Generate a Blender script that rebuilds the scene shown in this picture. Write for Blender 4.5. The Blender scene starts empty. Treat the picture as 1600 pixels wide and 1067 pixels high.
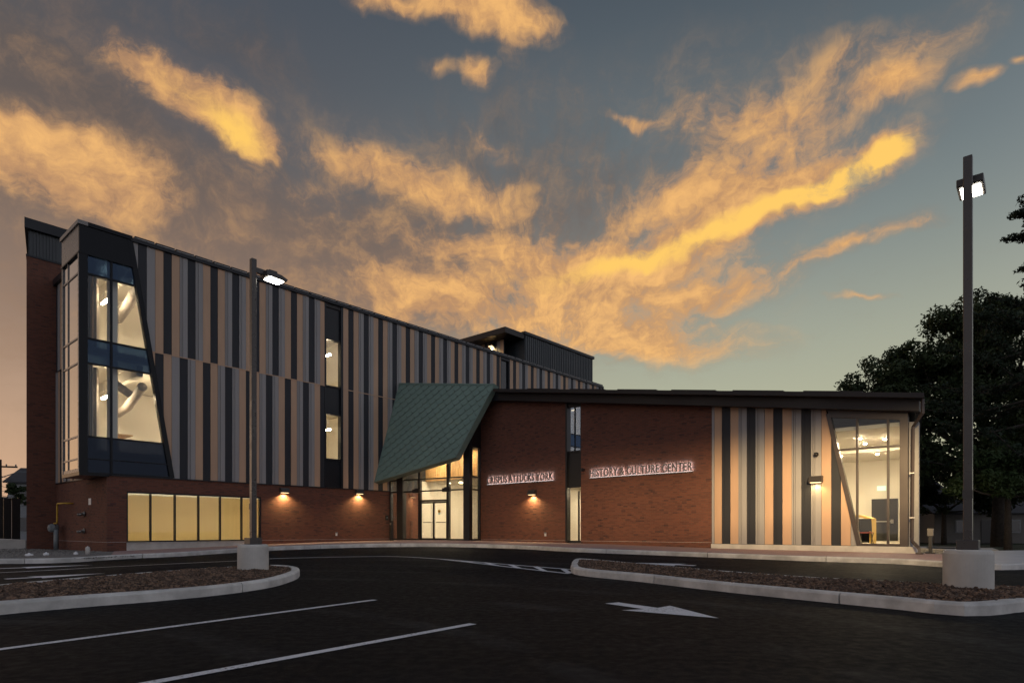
import bpy, bmesh, math, random
import numpy as np
from mathutils import Vector, Matrix

random.seed(7)
rng = np.random.default_rng(11)
R = math.radians
SC = bpy.context.scene
COL = SC.collection

# ------------------------------------------------------------------ camera
CAM_H = 1.0
FPX = 980.0            # focal length in pixels of a 1600 px wide frame
HOR = 828.0            # row of the horizon in that frame
cam_d = bpy.data.cameras.new('camera')
cam_d.sensor_width = 36.0
cam_d.sensor_fit = 'HORIZONTAL'
cam_d.lens = 36.0 * FPX / 1600.0
cam_d.shift_y = (HOR - 533.5) / 1600.0
cam_d.clip_start = 0.05
cam_d.clip_end = 4000
cam = bpy.data.objects.new('camera', cam_d)
cam.location = (0, 0, CAM_H)
cam.rotation_euler = (R(90), 0, 0)
COL.objects.link(cam)
SC.camera = cam

# ------------------------------------------------------------------ exposure
SC.view_settings.view_transform = 'Standard'
SC.view_settings.look = 'None'
SC.view_settings.exposure = 0.0
SC.view_settings.gamma = 1.0
SC.view_settings.use_curve_mapping = False
SC.cycles.max_bounces = 7
SC.cycles.use_adaptive_sampling = True
SC.cycles.adaptive_threshold = .02
SC.cycles.transparent_max_bounces = 16
SC.cycles.sample_clamp_indirect = 4.0
SC.cycles.caustics_reflective = False
SC.cycles.caustics_refractive = False

# ------------------------------------------------------------------ world: sunset sky with clouds
W = bpy.data.worlds.new('World')
SC.world = W
W.use_nodes = True
W.cycles.sampling_method = 'NONE'      # soft sky: found by bounced rays, much faster than building a map of it
NT = W.node_tree
NT.nodes.clear()


class NG:
    """small helper for building node graphs"""
    def __init__(s, nt): s.nt = nt
    def n(s, t, **k):
        x = s.nt.nodes.new(t)
        for a, b in k.items(): setattr(x, a, b)
        return x
    def put(s, sock, v):
        if isinstance(v, bpy.types.NodeSocket): s.nt.links.new(v, sock)
        elif v is not None: sock.default_value = v
    def m(s, op, a, b=None, c=None, clamp=False):
        x = s.n('ShaderNodeMath', operation=op, use_clamp=clamp)
        s.put(x.inputs[0], a)
        if b is not None: s.put(x.inputs[1], b)
        if c is not None: s.put(x.inputs[2], c)
        return x.outputs[0]
    def mix(s, f, a, b, blend='MIX'):
        x = s.n('ShaderNodeMix', data_type='RGBA', blend_type=blend)
        s.put(x.inputs['Factor'], f)
        for nm, v in (('A', a), ('B', b)):
            sk = [i for i in x.inputs if i.name == nm and i.type == 'RGBA'][0]
            if not isinstance(v, bpy.types.NodeSocket) and len(v) == 3: v = (*v, 1)
            s.put(sk, v)
        return [o for o in x.outputs if o.type == 'RGBA'][0]
    def ss(s, v, lo, hi, a=0., b=1.):
        x = s.n('ShaderNodeMapRange', interpolation_type='SMOOTHSTEP')
        s.put(x.inputs[0], v); s.put(x.inputs[1], lo); s.put(x.inputs[2], hi)
        s.put(x.inputs[3], a); s.put(x.inputs[4], b)
        return x.outputs[0]
    def noise(s, vec, scale, detail=6, rough=.55, dist=0., col=False):
        x = s.n('ShaderNodeTexNoise')
        s.put(x.inputs['Vector'], vec)
        x.inputs['Scale'].default_value = scale; x.inputs['Detail'].default_value = detail
        x.inputs['Roughness'].default_value = rough; x.inputs['Distortion'].default_value = dist
        return x.outputs['Color' if col else 'Fac']
    def xyz(s, x, y, z):
        c = s.n('ShaderNodeCombineXYZ'); s.put(c.inputs[0], x); s.put(c.inputs[1], y); s.put(c.inputs[2], z)
        return c.outputs[0]


def lin(r, g, b, k=1.0):
    f = lambda c: (c / 255 / 12.92 if c <= 10 else ((c / 255 + .055) / 1.055) ** 2.4)
    return (f(r) * k, f(g) * k, f(b) * k)


def sky_dir(u, v):
    """azimuth and elevation of a direction given by where it was measured"""
    dx, dz = (u - 800) / FPX, (HOR - v) / FPX
    return math.atan(dx), math.atan(dz / math.hypot(1, dx))


SUN_AZ, SUN_EL = R(-78), R(4)
g = NG(NT)
tc = g.n('ShaderNodeTexCoord').outputs['Generated']
sep = g.n('ShaderNodeSeparateXYZ'); NT.links.new(tc, sep.inputs[0])
DX, DY, DZ = sep.outputs
AZ = g.m('ARCTAN2', DX, DY)
EL = g.m('ARCSINE', DZ)
EP = g.m('MAXIMUM', DZ, 0.0)
# planar cloud deck coordinates: streaks run away from the viewer
den = g.m('ADD', EP, 0.16)
px = g.m('DIVIDE', DX, den); py = g.m('DIVIDE', DY, den)
deck = g.xyz(g.m('ADD', px, g.m('MULTIPLY', py, -0.06)), g.m('MULTIPLY', py, 0.42), 0.0)
deck_f = g.xyz(g.m('ADD', px, g.m('MULTIPLY', py, -0.06)), g.m('MULTIPLY', py, 0.62), 3.7)
ae = g.xyz(AZ, EL, 0.0)
n_edge = g.noise(ae, 6.5, 4, .64, 0, col=True)
# warp the direction coordinates so that cloud outlines are ragged
wv = g.n('ShaderNodeVectorMath', operation='MULTIPLY_ADD')
sb = g.n('ShaderNodeVectorMath', operation='SUBTRACT')
NT.links.new(n_edge, sb.inputs[0]); sb.inputs[1].default_value = (.5, .5, .5)
NT.links.new(sb.outputs[0], wv.inputs[0]); wv.inputs[1].default_value = (.10, .075, 0); NT.links.new(ae, wv.inputs[2])
AEW = wv.outputs[0]
ws = g.n('ShaderNodeSeparateXYZ'); NT.links.new(AEW, ws.inputs[0]); WP, WQ = ws.outputs[0], ws.outputs[1]
n_big = g.noise(deck, 1.7, 4, .62)
p0, q0 = sky_dir(850, 580)
fa = g.m('SUBTRACT', WP, p0); fb = g.m('SUBTRACT', WQ, q0)
fr = g.m('MAXIMUM', g.m('SQRT', g.m('ADD', g.m('MULTIPLY', fa, fa), g.m('MULTIPLY', fb, fb))), .06)
fan = g.xyz(g.m('DIVIDE', fa, fr), g.m('DIVIDE', fb, fr), g.m('MULTIPLY', g.m('LOGARITHM', fr, 2.718), .42))
n_fine = g.noise(fan, 3.6, 7, .66)          # long streaks
n_puff = g.noise(AEW, 16.0, 7, .70)         # small broken texture
n_hair = g.noise(fan, 13.0, 4, .60)         # hair-fine streaks
flat = g.xyz(g.m('MULTIPLY_ADD', WQ, .25, WP), g.m('MULTIPLY_ADD', WP, -.25, g.m('MULTIPLY', WQ, 3.4)), 1.7)
n_flat = g.noise(flat, 5.5, 6, .64)         # level bars of cloud


def blob_sum(blobs):
    tot = None
    for (u, v, a, b, ang, w) in blobs:
        p, q = sky_dir(u, v)
        ca, sa = math.cos(R(ang)), math.sin(R(ang))
        p2, q2 = sky_dir(u + ca * a, v + sa * a); p1, q1 = sky_dir(u - ca * a, v - sa * a)
        L = math.hypot(p2 - p1, q2 - q1) / 2; rot = math.atan2(q2 - q1, p2 - p1)
        p4, q4 = sky_dir(u - sa * b, v + ca * b); p3, q3 = sky_dir(u + sa * b, v - ca * b)
        Wd = math.hypot(p4 - p3, q4 - q3) / 2
        cr, sr = math.cos(rot), math.sin(rot)
        a1 = g.m('MULTIPLY_ADD', WP, cr / L, g.m('MULTIPLY_ADD', WQ, sr / L, -(p * cr + q * sr) / L))
        b1 = g.m('MULTIPLY_ADD', WP, -sr / Wd, g.m('MULTIPLY_ADD', WQ, cr / Wd, (p * sr - q * cr) / Wd))
        gr = g.n('ShaderNodeTexGradient', gradient_type='SPHERICAL')
        NT.links.new(g.xyz(a1, b1, 0.0), gr.inputs[0])
        tot = g.m('MULTIPLY', gr.outputs['Fac'], w) if tot is None else g.m('MULTIPLY_ADD', gr.outputs['Fac'], w, tot)
    return tot


# clear sky: dull blue grey above, cream at the horizon, warmer to the left, brighter and bluer away from the sunset
hz = g.ss(EL, R(0), R(30))
hz2 = g.ss(EL, R(14), R(48))
side = g.ss(AZ, R(-30), R(14))
low_l = lin(200, 162, 134); low_r = lin(190, 188, 156)
mid_l = lin(104, 98, 98); mid_r = lin(128, 139, 140)
hi_c = lin(62, 71, 83)
low = g.mix(side, low_l, low_r); mid = g.mix(side, mid_l, mid_r)
base = g.mix(hz, low, mid); base = g.mix(hz2, base, g.mix(g.ss(EL, R(46), R(75)), hi_c, lin(92, 100, 116)))
hlen = g.m('MAXIMUM', g.m('SQRT', g.m('ADD', g.m('MULTIPLY', DX, DX), g.m('MULTIPLY', DY, DY))), .02)
toward = g.m('DIVIDE', g.m('ADD', g.m('MULTIPLY', DX, -.50), g.m('MULTIPLY', DY, .866)), hlen)     # 1 towards the sunset
back = g.mix(hz, lin(198, 194, 198), g.mix(hz2, lin(178, 179, 190), lin(122, 130, 146)))  # sky away from the sunset, brightened to lift the facade
base = g.mix(g.ss(toward, -.35, .45), back, base)
# thin brown-grey veil of unlit cloud
veil = blob_sum([(120, 420, 620, 330, 15, 1.0), (520, 420, 560, 190, 22, 1.0), (60, 120, 330, 230, 40, .9),
                 (860, 330, 460, 200, -8, .75), (330, 60, 260, 90, 20, .4)])
veil_m = g.m('MULTIPLY', g.ss(g.m('ADD', veil, g.m('ADD', g.m('MULTIPLY', g.m('SUBTRACT', n_fine, .5), 1.1), g.m('MULTIPLY', g.m('SUBTRACT', n_puff, .5), .5))), .02, .95), .86)
veil_c = g.mix(g.ss(EL, R(8), R(34)), lin(150, 120, 100), lin(88, 79, 76))
veil_c = g.mix(g.m('MULTIPLY', g.ss(n_puff, .40, .70), .45), veil_c, lin(150, 118, 94))
skyc = g.mix(veil_m, base, veil_c)
# clouds that catch the last light
lit = blob_sum([(700, 320, 460, 150, 12, .32), (1150, 280, 380, 150, -18, .40), (480, 430, 460, 140, 20, .26), (150, 330, 330, 150, 14, .20), (1000, 120, 420, 90, -10, .16), (900, 460, 460, 130, 2, .24),
                (300, 150, 190, 60, 29, 1.25), (390, 212, 70, 36, 20, .8), (190, 80, 110, 36, 32, .30), (60, 70, 130, 70, 30, .22),
                (110, 255, 220, 90, 18, 1.15), (20, 215, 90, 46, 10, .6),
                (770, 22, 140, 58, 14, 1.1), (620, 0, 150, 30, 6, .7), (745, 118, 40, 26, 42, .7), (690, 105, 60, 18, 15, .35), (790, 80, 40, 36, 40, .3),
                (770, 235, 60, 20, 40, .40), (690, 290, 200, 46, 14, .5), (560, 250, 150, 40, 14, .34), (470, 290, 150, 34, 20, .3),
                (1030, 395, 270, 40, -16, .85), (1250, 300, 240, 46, -21, 1.0), (1130, 300, 250, 90, -24, .55), (1400, 228, 80, 34, -32, .7),
                (950, 455, 350, 64, -4, .85), (680, 470, 170, 64, 14, .70), (980, 530, 280, 50, 4, .95), (830, 400, 260, 50, 6, .6), (1120, 470, 200, 40, -16, .5),
                (1395, 140, 90, 36, -16, .75), (1525, 122, 50, 18, -16, .7), (1590, 98, 22, 14, 0, .5), (1330, 85, 160, 50, -8, .42), (1180, 170, 220, 60, -8, .50), (1480, 60, 140, 60, -30, .30),
                (990, 184, 70, 13, 0, .55), (1330, 385, 150, 22, -22, .70), (1420, 362, 70, 14, -22, .5), (1350, 468, 70, 8, -4, .55)])
gen = g.m('MULTIPLY', g.ss(g.m('ABSOLUTE', AZ), R(46), R(75)), g.m('MULTIPLY', g.ss(n_big, .45, .75, 0., .45), g.ss(toward, -.3, .5, .15, 1.)))
lit = g.m('ADD', lit, g.m('MULTIPLY', gen, g.ss(EL, R(2), R(12))))
tex = g.m('ADD', g.m('ADD', g.m('MULTIPLY', g.ss(n_fine, .28, .72), .30), g.m('MULTIPLY', g.ss(n_puff, .28, .72), .42)), g.m('ADD', g.m('MULTIPLY', g.ss(n_hair, .28, .72), .16), g.m('MULTIPLY', g.ss(n_flat, .28, .72), .36)))
litv = g.m('MULTIPLY', g.m('MINIMUM', g.m('MULTIPLY', lit, 1.25), 1.15), g.ss(g.m('ADD', tex, g.m('MULTIPLY', lit, .25)), .16, 1.15))
lit_m = g.m('MULTIPLY', g.ss(litv, -.10, .85), .95)
lit_m = g.m('MULTIPLY', lit_m, g.ss(lit, .0, .12))
c1 = g.mix(g.ss(litv, .04, .45), lin(136, 110, 94), lin(204, 150, 102))
c1 = g.mix(g.ss(g.m('ADD', tex, g.m('MULTIPLY', lit, .22)), .42, 1.28), g.mix(g.ss(litv, .3, .8), c1, lin(172, 128, 96)), lin(250, 190, 114))
core = blob_sum([(1010, 398, 190, 24, -14, 1.0), (1200, 325, 170, 28, -20, 1.0), (1330, 270, 150, 28, -24, 1.1), (1410, 225, 60, 26, -30, .7), (370, 210, 80, 40, 20, .8), (300, 150, 130, 34, 29, .35),
                 (830, 445, 160, 30, 0, .25)])
corev = g.ss(g.m('MULTIPLY', core, g.m('ADD', tex, .25)), .06, .70)
c2 = g.mix(corev, c1, lin(255, 202, 98, 1.05))
skyc = g.mix(lit_m, skyc, c2)
# ground half of the sphere
skyc = g.mix(g.ss(EL, R(-3), R(-.3)), lin(60, 55, 52), skyc)
nish = g.n('ShaderNodeTexSky', sky_type='NISHITA', sun_disc=False)
nish.sun_elevation = SUN_EL; nish.sun_rotation = SUN_AZ
nish.air_density = 1.2; nish.dust_density = 2.0
nb = g.n('ShaderNodeBackground'); NT.links.new(nish.outputs[0], nb.inputs[0]); nb.inputs[1].default_value = 0.012
cb = g.n('ShaderNodeBackground'); NT.links.new(skyc, cb.inputs[0]); cb.inputs[1].default_value = 1.0
ad = g.n('ShaderNodeAddShader'); NT.links.new(nb.outputs[0], ad.inputs[0]); NT.links.new(cb.outputs[0], ad.inputs[1])
wo = g.n('ShaderNodeOutputWorld'); NT.links.new(ad.outputs[0], wo.inputs[0])

# ------------------------------------------------------------------ sun: the last soft light from the left
sl = bpy.data.lights.new('sun', 'SUN')
sl.energy = 0.10; sl.angle = R(20); sl.color = (1.0, .80, .66)
sun = bpy.data.objects.new('sun', sl); COL.objects.link(sun)
sun.rotation_euler = Vector((-math.sin(SUN_AZ) * math.cos(SUN_EL), -math.cos(SUN_AZ) * math.cos(SUN_EL), -math.sin(SUN_EL))).to_track_quat('-Z', 'Y').to_euler()

# ------------------------------------------------------------------ frames of reference
# building frame: x runs along the low wing's front, y along the tall wing's front (away from the street corner), z up
BY = Vector((855., 980., 0)).normalized()
BX = Vector((BY.y, -BY.x, 0))
ORG = Vector((-5.823, 38.181, 0))
BROT = math.atan2(BX.y, BX.x)
BM = Matrix.Translation(ORG) @ Matrix.Rotation(BROT, 4, 'Z')


def bw(x, y, z=0.): return BM @ Vector((x, y, z))


KERB = [(-420, 17.4, 0.), (-200, 18.1, 0.), (-60, 18.6, 0.), (12, 18.7, .0), (100, 19.2, .0), (197, 21.2, .03), (280, 22.0, .08), (420, 25.2, .18),
        (560, 28.0, .23), (680, 28.5, .25), (800, 26.6, .22), (905, 23.4, .18), (1110, 20.8, .1), (1250, 19.0, .07),
        (1400, 17.6, .05), (1490, 16.1, .03), (1552, 15.3, .03), (1610, 15.6, .03), (1700, 17.0, .03), (1850, 18.5, .03)]
KU = [k[0] for k in KERB]


def asphalt_z(X, Y):
    Yc = np.maximum(Y, 1.0)
    u = 800 + FPX * X / Yc
    yc = np.interp(u, KU, [k[1] for k in KERB]); zc = np.interp(u, KU, [k[2] for k in KERB])
    t = np.clip((Yc - 9) / np.maximum(yc - 9, .1), 0, 1)
    return zc * t * t * (3 - 2 * t)


def az_(X, Y): return float(asphalt_z(np.array(float(X)), np.array(float(Y))))


def on_ground(u, v, dz=0.):
    """point of the paving seen along a measured direction"""
    z = 0.
    for _ in range(12):
        Y = FPX * (CAM_H - z - dz) / (v - HOR); X = (u - 800) / FPX * Y
        z = az_(X, Y)
    return Vector((X, Y, z + dz))


def at(u, Y, z=0.): return Vector(((u - 800) / FPX * Y, Y, z))


# ------------------------------------------------------------------ materials
MATS = {}


def mat(name, col, rough=.6, metal=0., spec=.5, bump=None, var=0., var_scale=6., stretch=None, coat=0.):
    if name in MATS: return MATS[name]
    m = bpy.data.materials.new(name); m.use_nodes = True
    k = NG(m.node_tree); b = m.node_tree.nodes['Principled BSDF']
    b.inputs['Base Color'].default_value = (*col, 1); b.inputs['Roughness'].default_value = rough
    b.inputs['Metallic'].default_value = metal; b.inputs['Specular IOR Level'].default_value = spec
    b.inputs['Coat Weight'].default_value = coat
    oc = k.n('ShaderNodeTexCoord').outputs['Object']
    if stretch:
        mp = k.n('ShaderNodeMapping'); m.node_tree.links.new(oc, mp.inputs[0]); mp.inputs['Scale'].default_value = stretch; oc = mp.outputs[0]
    if var:
        n = k.noise(oc, var_scale, 6, .6)
        c = k.mix(k.ss(n, .25, .75), tuple(x * (1 - var) for x in col), tuple(min(1, x * (1 + var)) for x in col))
        m.node_tree.links.new(c, b.inputs['Base Color'])
        k.put(b.inputs['Roughness'], k.ss(n, .2, .8, max(.02, rough - .08), min(1, rough + .1)))
    if bump:
        n = k.noise(oc, bump[0], 5, .6); bp = k.n('ShaderNodeBump'); bp.inputs['Strength'].default_value = bump[1]; bp.inputs['Distance'].default_value = bump[2]
        m.node_tree.links.new(n, bp.inputs['Height']); m.node_tree.links.new(bp.outputs[0], b.inputs['Normal'])
    MATS[name] = m
    return m


def emit(name, col, s):
    m = bpy.data.materials.new(name); m.use_nodes = True
    b = m.node_tree.nodes['Principled BSDF']
    b.inputs['Base Color'].default_value = (*col, 1); b.inputs['Emission Color'].default_value = (*col, 1); b.inputs['Emission Strength'].default_value = s
    MATS[name] = m
    return m


def glass_mat(name, tint=(.93, .95, .95), refl=1.0, wave=.02, gloss=(.95, .97, 1)):
    m = bpy.data.materials.new(name); m.use_nodes = True
    nt = m.node_tree; nt.nodes.clear(); k = NG(nt)
    tr = k.n('ShaderNodeBsdfTransparent'); tr.inputs[0].default_value = (*tint, 1)
    gl = k.n('ShaderNodeBsdfGlossy'); gl.inputs['Roughness'].default_value = .01; gl.inputs['Color'].default_value = (*gloss, 1)
    fr = k.n('ShaderNodeFresnel'); fr.inputs[0].default_value = 1.52
    f = k.m('MULTIPLY', fr.outputs[0], refl, clamp=True)
    f = k.m('MINIMUM', f, .85)
    oc = k.n('ShaderNodeTexCoord').outputs['Object']
    bp = k.n('ShaderNodeBump'); bp.inputs['Strength'].default_value = wave; bp.inputs['Distance'].default_value = .05
    nt.links.new(k.noise(oc, .9, 2, .4), bp.inputs['Height']); nt.links.new(bp.outputs[0], gl.inputs['Normal'])
    mx = k.n('ShaderNodeMixShader'); k.put(mx.inputs[0], f); nt.links.new(tr.outputs[0], mx.inputs[1]); nt.links.new(gl.outputs[0], mx.inputs[2])
    o = k.n('ShaderNodeOutputMaterial'); nt.links.new(mx.outputs[0], o.inputs[0])
    MATS[name] = m
    return m


def brick_mat():
    m = bpy.data.materials.new('brick'); m.use_nodes = True
    nt = m.node_tree; k = NG(nt); b = nt.nodes['Principled BSDF']
    uv = k.n('ShaderNodeUVMap').outputs[0]
    br = k.n('ShaderNodeTexBrick')
    nt.links.new(uv, br.inputs['Vector'])
    br.inputs['Scale'].default_value = 1.0; br.inputs['Brick Width'].default_value = .213; br.inputs['Row Height'].default_value = .0678
    br.inputs['Mortar Size'].default_value = .0052; br.inputs['Mortar Smooth'].default_value = .25; br.inputs['Bias'].default_value = -.25
    br.inputs['Color1'].default_value = (.190, .074, .048, 1); br.inputs['Color2'].default_value = (.105, .046, .035, 1); br.inputs['Mortar'].default_value = (.115, .10, .088, 1)
    # odd dark bricks
    sx = k.n('ShaderNodeSeparateXYZ'); nt.links.new(uv, sx.inputs[0])
    row = k.m('FLOOR', k.m('DIVIDE', sx.outputs[1], .0678)); off = k.m('MULTIPLY', k.m('MODULO', row, 2.0), .5)
    colm = k.m('FLOOR', k.m('ADD', k.m('DIVIDE', sx.outputs[0], .213), off))
    wn = k.n('ShaderNodeTexWhiteNoise', noise_dimensions='2D'); nt.links.new(k.xyz(colm, row, 0), wn.inputs['Vector'])
    odd = k.m('GREATER_THAN', wn.outputs['Value'], .955)
    c = k.mix(k.m('MULTIPLY', odd, .65), br.outputs['Color'], (.045, .035, .038))
    lg = k.noise(uv, .55, 5, .6); fine = k.noise(uv, 60, 3, .6)
    c = k.mix(k.ss(lg, .25, .75, 0, .35), c, (.215, .092, .062), 'MIX')
    c = k.mix(.35, c, k.mix(fine, (.35, .35, .35), (1, 1, 1)), 'MULTIPLY')
    nt.links.new(c, b.inputs['Base Color']); b.inputs['Roughness'].default_value = .85
    b.inputs['Specular IOR Level'].default_value = .25
    bp = k.n('ShaderNodeBump', invert=True); bp.inputs['Strength'].default_value = .7; bp.inputs['Distance'].default_value = .012
    h = k.m('ADD', br.outputs['Fac'], k.m('MULTIPLY', fine, -.3))
    nt.links.new(h, bp.inputs['Height']); nt.links.new(bp.outputs[0], b.inputs['Normal'])
    MATS['brick'] = m


def asphalt_mat():
    m = bpy.data.materials.new('asphalt'); m.use_nodes = True
    nt = m.node_tree; k = NG(nt); b = nt.nodes['Principled BSDF']
    oc = k.n('ShaderNodeTexCoord').outputs['Object']
    mp = k.n('ShaderNodeMapping'); nt.links.new(oc, mp.inputs[0]); mp.inputs['Scale'].default_value = (.35, 1.1, 1); mp.inputs['Rotation'].default_value = (0, 0, R(12))
    big = k.noise(mp.outputs[0], .45, 7, .62, .6); fine = k.noise(oc, 75, 3, .7); mid = k.noise(oc, 9, 5, .65)
    c = k.mix(k.ss(big, .35, .75), (.0050, .0058, .0074), (.0105, .0115, .0132))
    sp = k.ss(fine, .58, .80)
    c = k.mix(k.m('MULTIPLY', sp, .5), c, (.036, .037, .039))
    scuff = k.noise(mp.outputs[0], 1.6, 8, .7, 1.2)
    wv_ = k.n('ShaderNodeTexWave', wave_type='RINGS', rings_direction='Z'); wv_.inputs['Scale'].default_value = .16; wv_.inputs['Distortion'].default_value = 1.5; wv_.inputs['Detail'].default_value = 3
    off_ = k.n('ShaderNodeMapping'); nt.links.new(oc, off_.inputs[0]); off_.inputs['Location'].default_value = (6, -2, 0); nt.links.new(off_.outputs[0], wv_.inputs['Vector'])
    trk = k.m('MULTIPLY', k.ss(wv_.outputs['Fac'], .86, .99), k.ss(big, .42, .62))
    c = k.mix(k.m('MULTIPLY', trk, .40), c, (.045, .045, .046))
    c = k.mix(k.ss(scuff, .55, .80, 0, .55), c, (.036, .036, .037))
    nt.links.new(c, b.inputs['Base Color'])
    k.put(b.inputs['Roughness'], k.ss(mid, .3, .7, .62, .82)); b.inputs['Specular IOR Level'].default_value = .08
    bp = k.n('ShaderNodeBump'); bp.inputs['Strength'].default_value = .55; bp.inputs['Distance'].default_value = .008
    nt.links.new(fine, bp.inputs['Height']); nt.links.new(bp.outputs[0], b.inputs['Normal'])
    MATS['asphalt'] = m


def paver_mat():
    m = bpy.data.materials.new('pink_paving'); m.use_nodes = True
    nt = m.node_tree; k = NG(nt); b = nt.nodes['Principled BSDF']
    oc = k.n('ShaderNodeTexCoord').outputs['Object']
    mp = k.n('ShaderNodeMapping'); nt.links.new(oc, mp.inputs[0]); mp.inputs['Rotation'].default_value = (0, 0, -BROT)
    br = k.n('ShaderNodeTexBrick'); nt.links.new(mp.outputs[0], br.inputs['Vector'])
    br.inputs['Scale'].default_value = 1; br.inputs['Brick Width'].default_value = .21; br.inputs['Row Height'].default_value = .105; br.inputs['Mortar Size'].default_value = .004
    br.inputs['Color1'].default_value = (.40, .25, .23, 1); br.inputs['Color2'].default_value = (.31, .20, .19, 1); br.inputs['Mortar'].default_value = (.16, .12, .11, 1)
    n = k.noise(oc, 1.1, 6, .6)
    c = k.mix(k.ss(n, .3, .7, 0, .5), br.outputs[0], (.36, .27, .26))
    nt.links.new(c, b.inputs['Base Color']); b.inputs['Roughness'].default_value = .85
    MATS['pink_paving'] = m


def paint_mat():
    m = bpy.data.materials.new('paint_white'); m.use_nodes = True
    nt = m.node_tree; k = NG(nt); b = nt.nodes['Principled BSDF']
    oc = k.n('ShaderNodeTexCoord').outputs['Object']
    worn = k.m('MULTIPLY', k.ss(k.noise(oc, 38, 5, .75), .50, .64), k.ss(k.noise(oc, 1.6, 4, .6), .36, .66, .15, .95))
    c = k.mix(k.noise(oc, 5, 4, .6), (.62, .63, .66), (.80, .81, .84)); c = k.mix(worn, c, (.05, .05, .052))
    nt.links.new(c, b.inputs['Base Color']); b.inputs['Roughness'].default_value = .75
    MATS['paint_white'] = m


def shade_mat():
    m = bpy.data.materials.new('window_shade'); m.use_nodes = True
    nt = m.node_tree; nt.nodes.clear(); k = NG(nt)
    oc = k.n('ShaderNodeTexCoord').outputs['Object']
    n = k.noise(oc, 1.2, 4, .5)
    t = k.n('ShaderNodeBsdfTranslucent'); k.put(t.inputs[0], k.mix(n, (.84, .69, .43), (.90, .78, .53)))
    d = k.n('ShaderNodeBsdfDiffuse'); d.inputs[0].default_value = (.62, .52, .36, 1)
    mx = k.n('ShaderNodeMixShader'); mx.inputs[0].default_value = .25
    nt.links.new(t.outputs[0], mx.inputs[1]); nt.links.new(d.outputs[0], mx.inputs[2])
    o = k.n('ShaderNodeOutputMaterial'); nt.links.new(mx.outputs[0], o.inputs[0])
    MATS['window_shade'] = m


def leaf_mat(name, c1, c2):
    m = bpy.data.materials.new(name); m.use_nodes = True
    nt = m.node_tree; k = NG(nt); b = nt.nodes['Principled BSDF']
    oc = k.n('ShaderNodeTexCoord').outputs['Object']
    c = k.mix(k.ss(k.noise(oc, .8, 4, .6), .3, .7), c1, c2)
    nt.links.new(c, b.inputs['Base Color']); b.inputs['Roughness'].default_value = .6
    b.inputs['Specular IOR Level'].default_value = .2
    MATS[name] = m


brick_mat(); asphalt_mat(); paver_mat(); shade_mat()
M = MATS
mat('tan_panel', (.52, .345, .232), .6, spec=.3, var=.07, var_scale=3, stretch=(1, 1, .12), bump=(40, .06, .01))
mat('dark_panel', (.031, .033, .040), .55, spec=.25, var=.12, var_scale=3, stretch=(1, 1, .12))
mat('grey_panel', (.32, .308, .305), .6, spec=.3, var=.06, var_scale=3, stretch=(1, 1, .12))
mat('wall_back', (.03, .03, .033), .8)
mat('dark_metal', (.014, .016, .021), .36, spec=.3, var=.10, var_scale=.8)
mat('bay_metal', (.006, .008, .012), .22, spec=.16, var=.05, var_scale=.6)
mat('bay_metal_skylit', (.20, .185, .175), .28, spec=.5, var=.05)  # paler copy of the bay metal, sky reflection put into its colour
mat('brown_metal', (.060, .047, .043), .38, spec=.5, var=.10, var_scale=.8)
mat('fascia', (.027, .023, .023), .45, spec=.3, var=.12, var_scale=.7)
mat('roofing', (.05, .05, .052), .8, var=.2)
mat('ribbed_metal', (.030, .038, .045), .42, var=.14, var_scale=1.5, stretch=(1, 1, .2))
mat('green_scale', (.19, .275, .232), .42, spec=.45, var=.05, var_scale=1.1)
mat('green_trim', (.17, .245, .21), .42, var=.1)
mat('concrete', (.52, .50, .465), .85, var=.14, var_scale=2.2, bump=(30, .25, .01))
mat('end_render', (.26, .255, .25), .8, var=.1)
mat('kerb_stone', (.56, .545, .52), .85, var=.30, var_scale=2.0, bump=(35, .3, .01))
mat('walk_concrete', (.60, .58, .56), .85, var=.10, var_scale=1.3)
mat('white_wall', (.80, .76, .68), .7)
mat('ceiling_white', (.74, .70, .62), .7)
mat('room_floor', (.42, .38, .32), .5)
mat('duct', (.36, .33, .30), .6, var=.15)
mat('wood', (.55, .34, .15), .5, var=.25, var_scale=9, stretch=(6, 6, .3))
paint_mat()
mat('mulch', (.105, .066, .044), .95, var=.45, var_scale=22, bump=(30, .9, .04))
mat('chip_a', (.185, .115, .075), .9, var=.4, var_scale=40)
mat('chip_b', (.070, .045, .032), .9, var=.4, var_scale=40)
mat('gravel', (.17, .16, .15), .95, var=.5, var_scale=35, bump=(40, .9, .03))
mat('stone_a', (.24, .23, .21), .9, var=.4, var_scale=30)
mat('grass', (.028, .042, .016), .95, var=.5, var_scale=6, bump=(25, .8, .05))
mat('black_plastic', (.012, .012, .013), .45)
mat('black_paint', (.018, .017, .017), .35)
mat('bronze_pole', (.050, .042, .038), .30, var=.08)
mat('lamp_metal', (.045, .040, .037), .4)
mat('yellow_paint', (.55, .33, .03), .5, var=.1)
mat('meter_grey', (.16, .18, .19), .5, var=.15)
mat('cast_metal', (.22, .21, .20), .4, metal=.7, var=.2)
mat('white_plastic', (.72, .73, .75), .5)
mat('steel', (.55, .54, .52), .28, metal=1.)
mat('letter_metal', (.17, .165, .17), .45, metal=.2)
mat('bark', (.045, .036, .028), .95, var=.4, bump=(18, .8, .05))
mat('siding', (.27, .28, .29), .7)
mat('siding_tan', (.15, .14, .13), .8, var=.1)
mat('house_roof', (.05, .05, .055), .9, var=.2)
mat('black_fabric', (.02, .02, .022), .8)
mat('red_seat', (.30, .06, .03), .8)
mat('podium_yellow', (.62, .42, .10), .5)
mat('green_panel', (.10, .20, .14), .6)
mat('teal_sign', (.55, .75, .68), .5)
mat('paper', (.75, .72, .6), .7)
mat('dark_glass_solid', (.012, .015, .02), .04, spec=.6)
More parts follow.
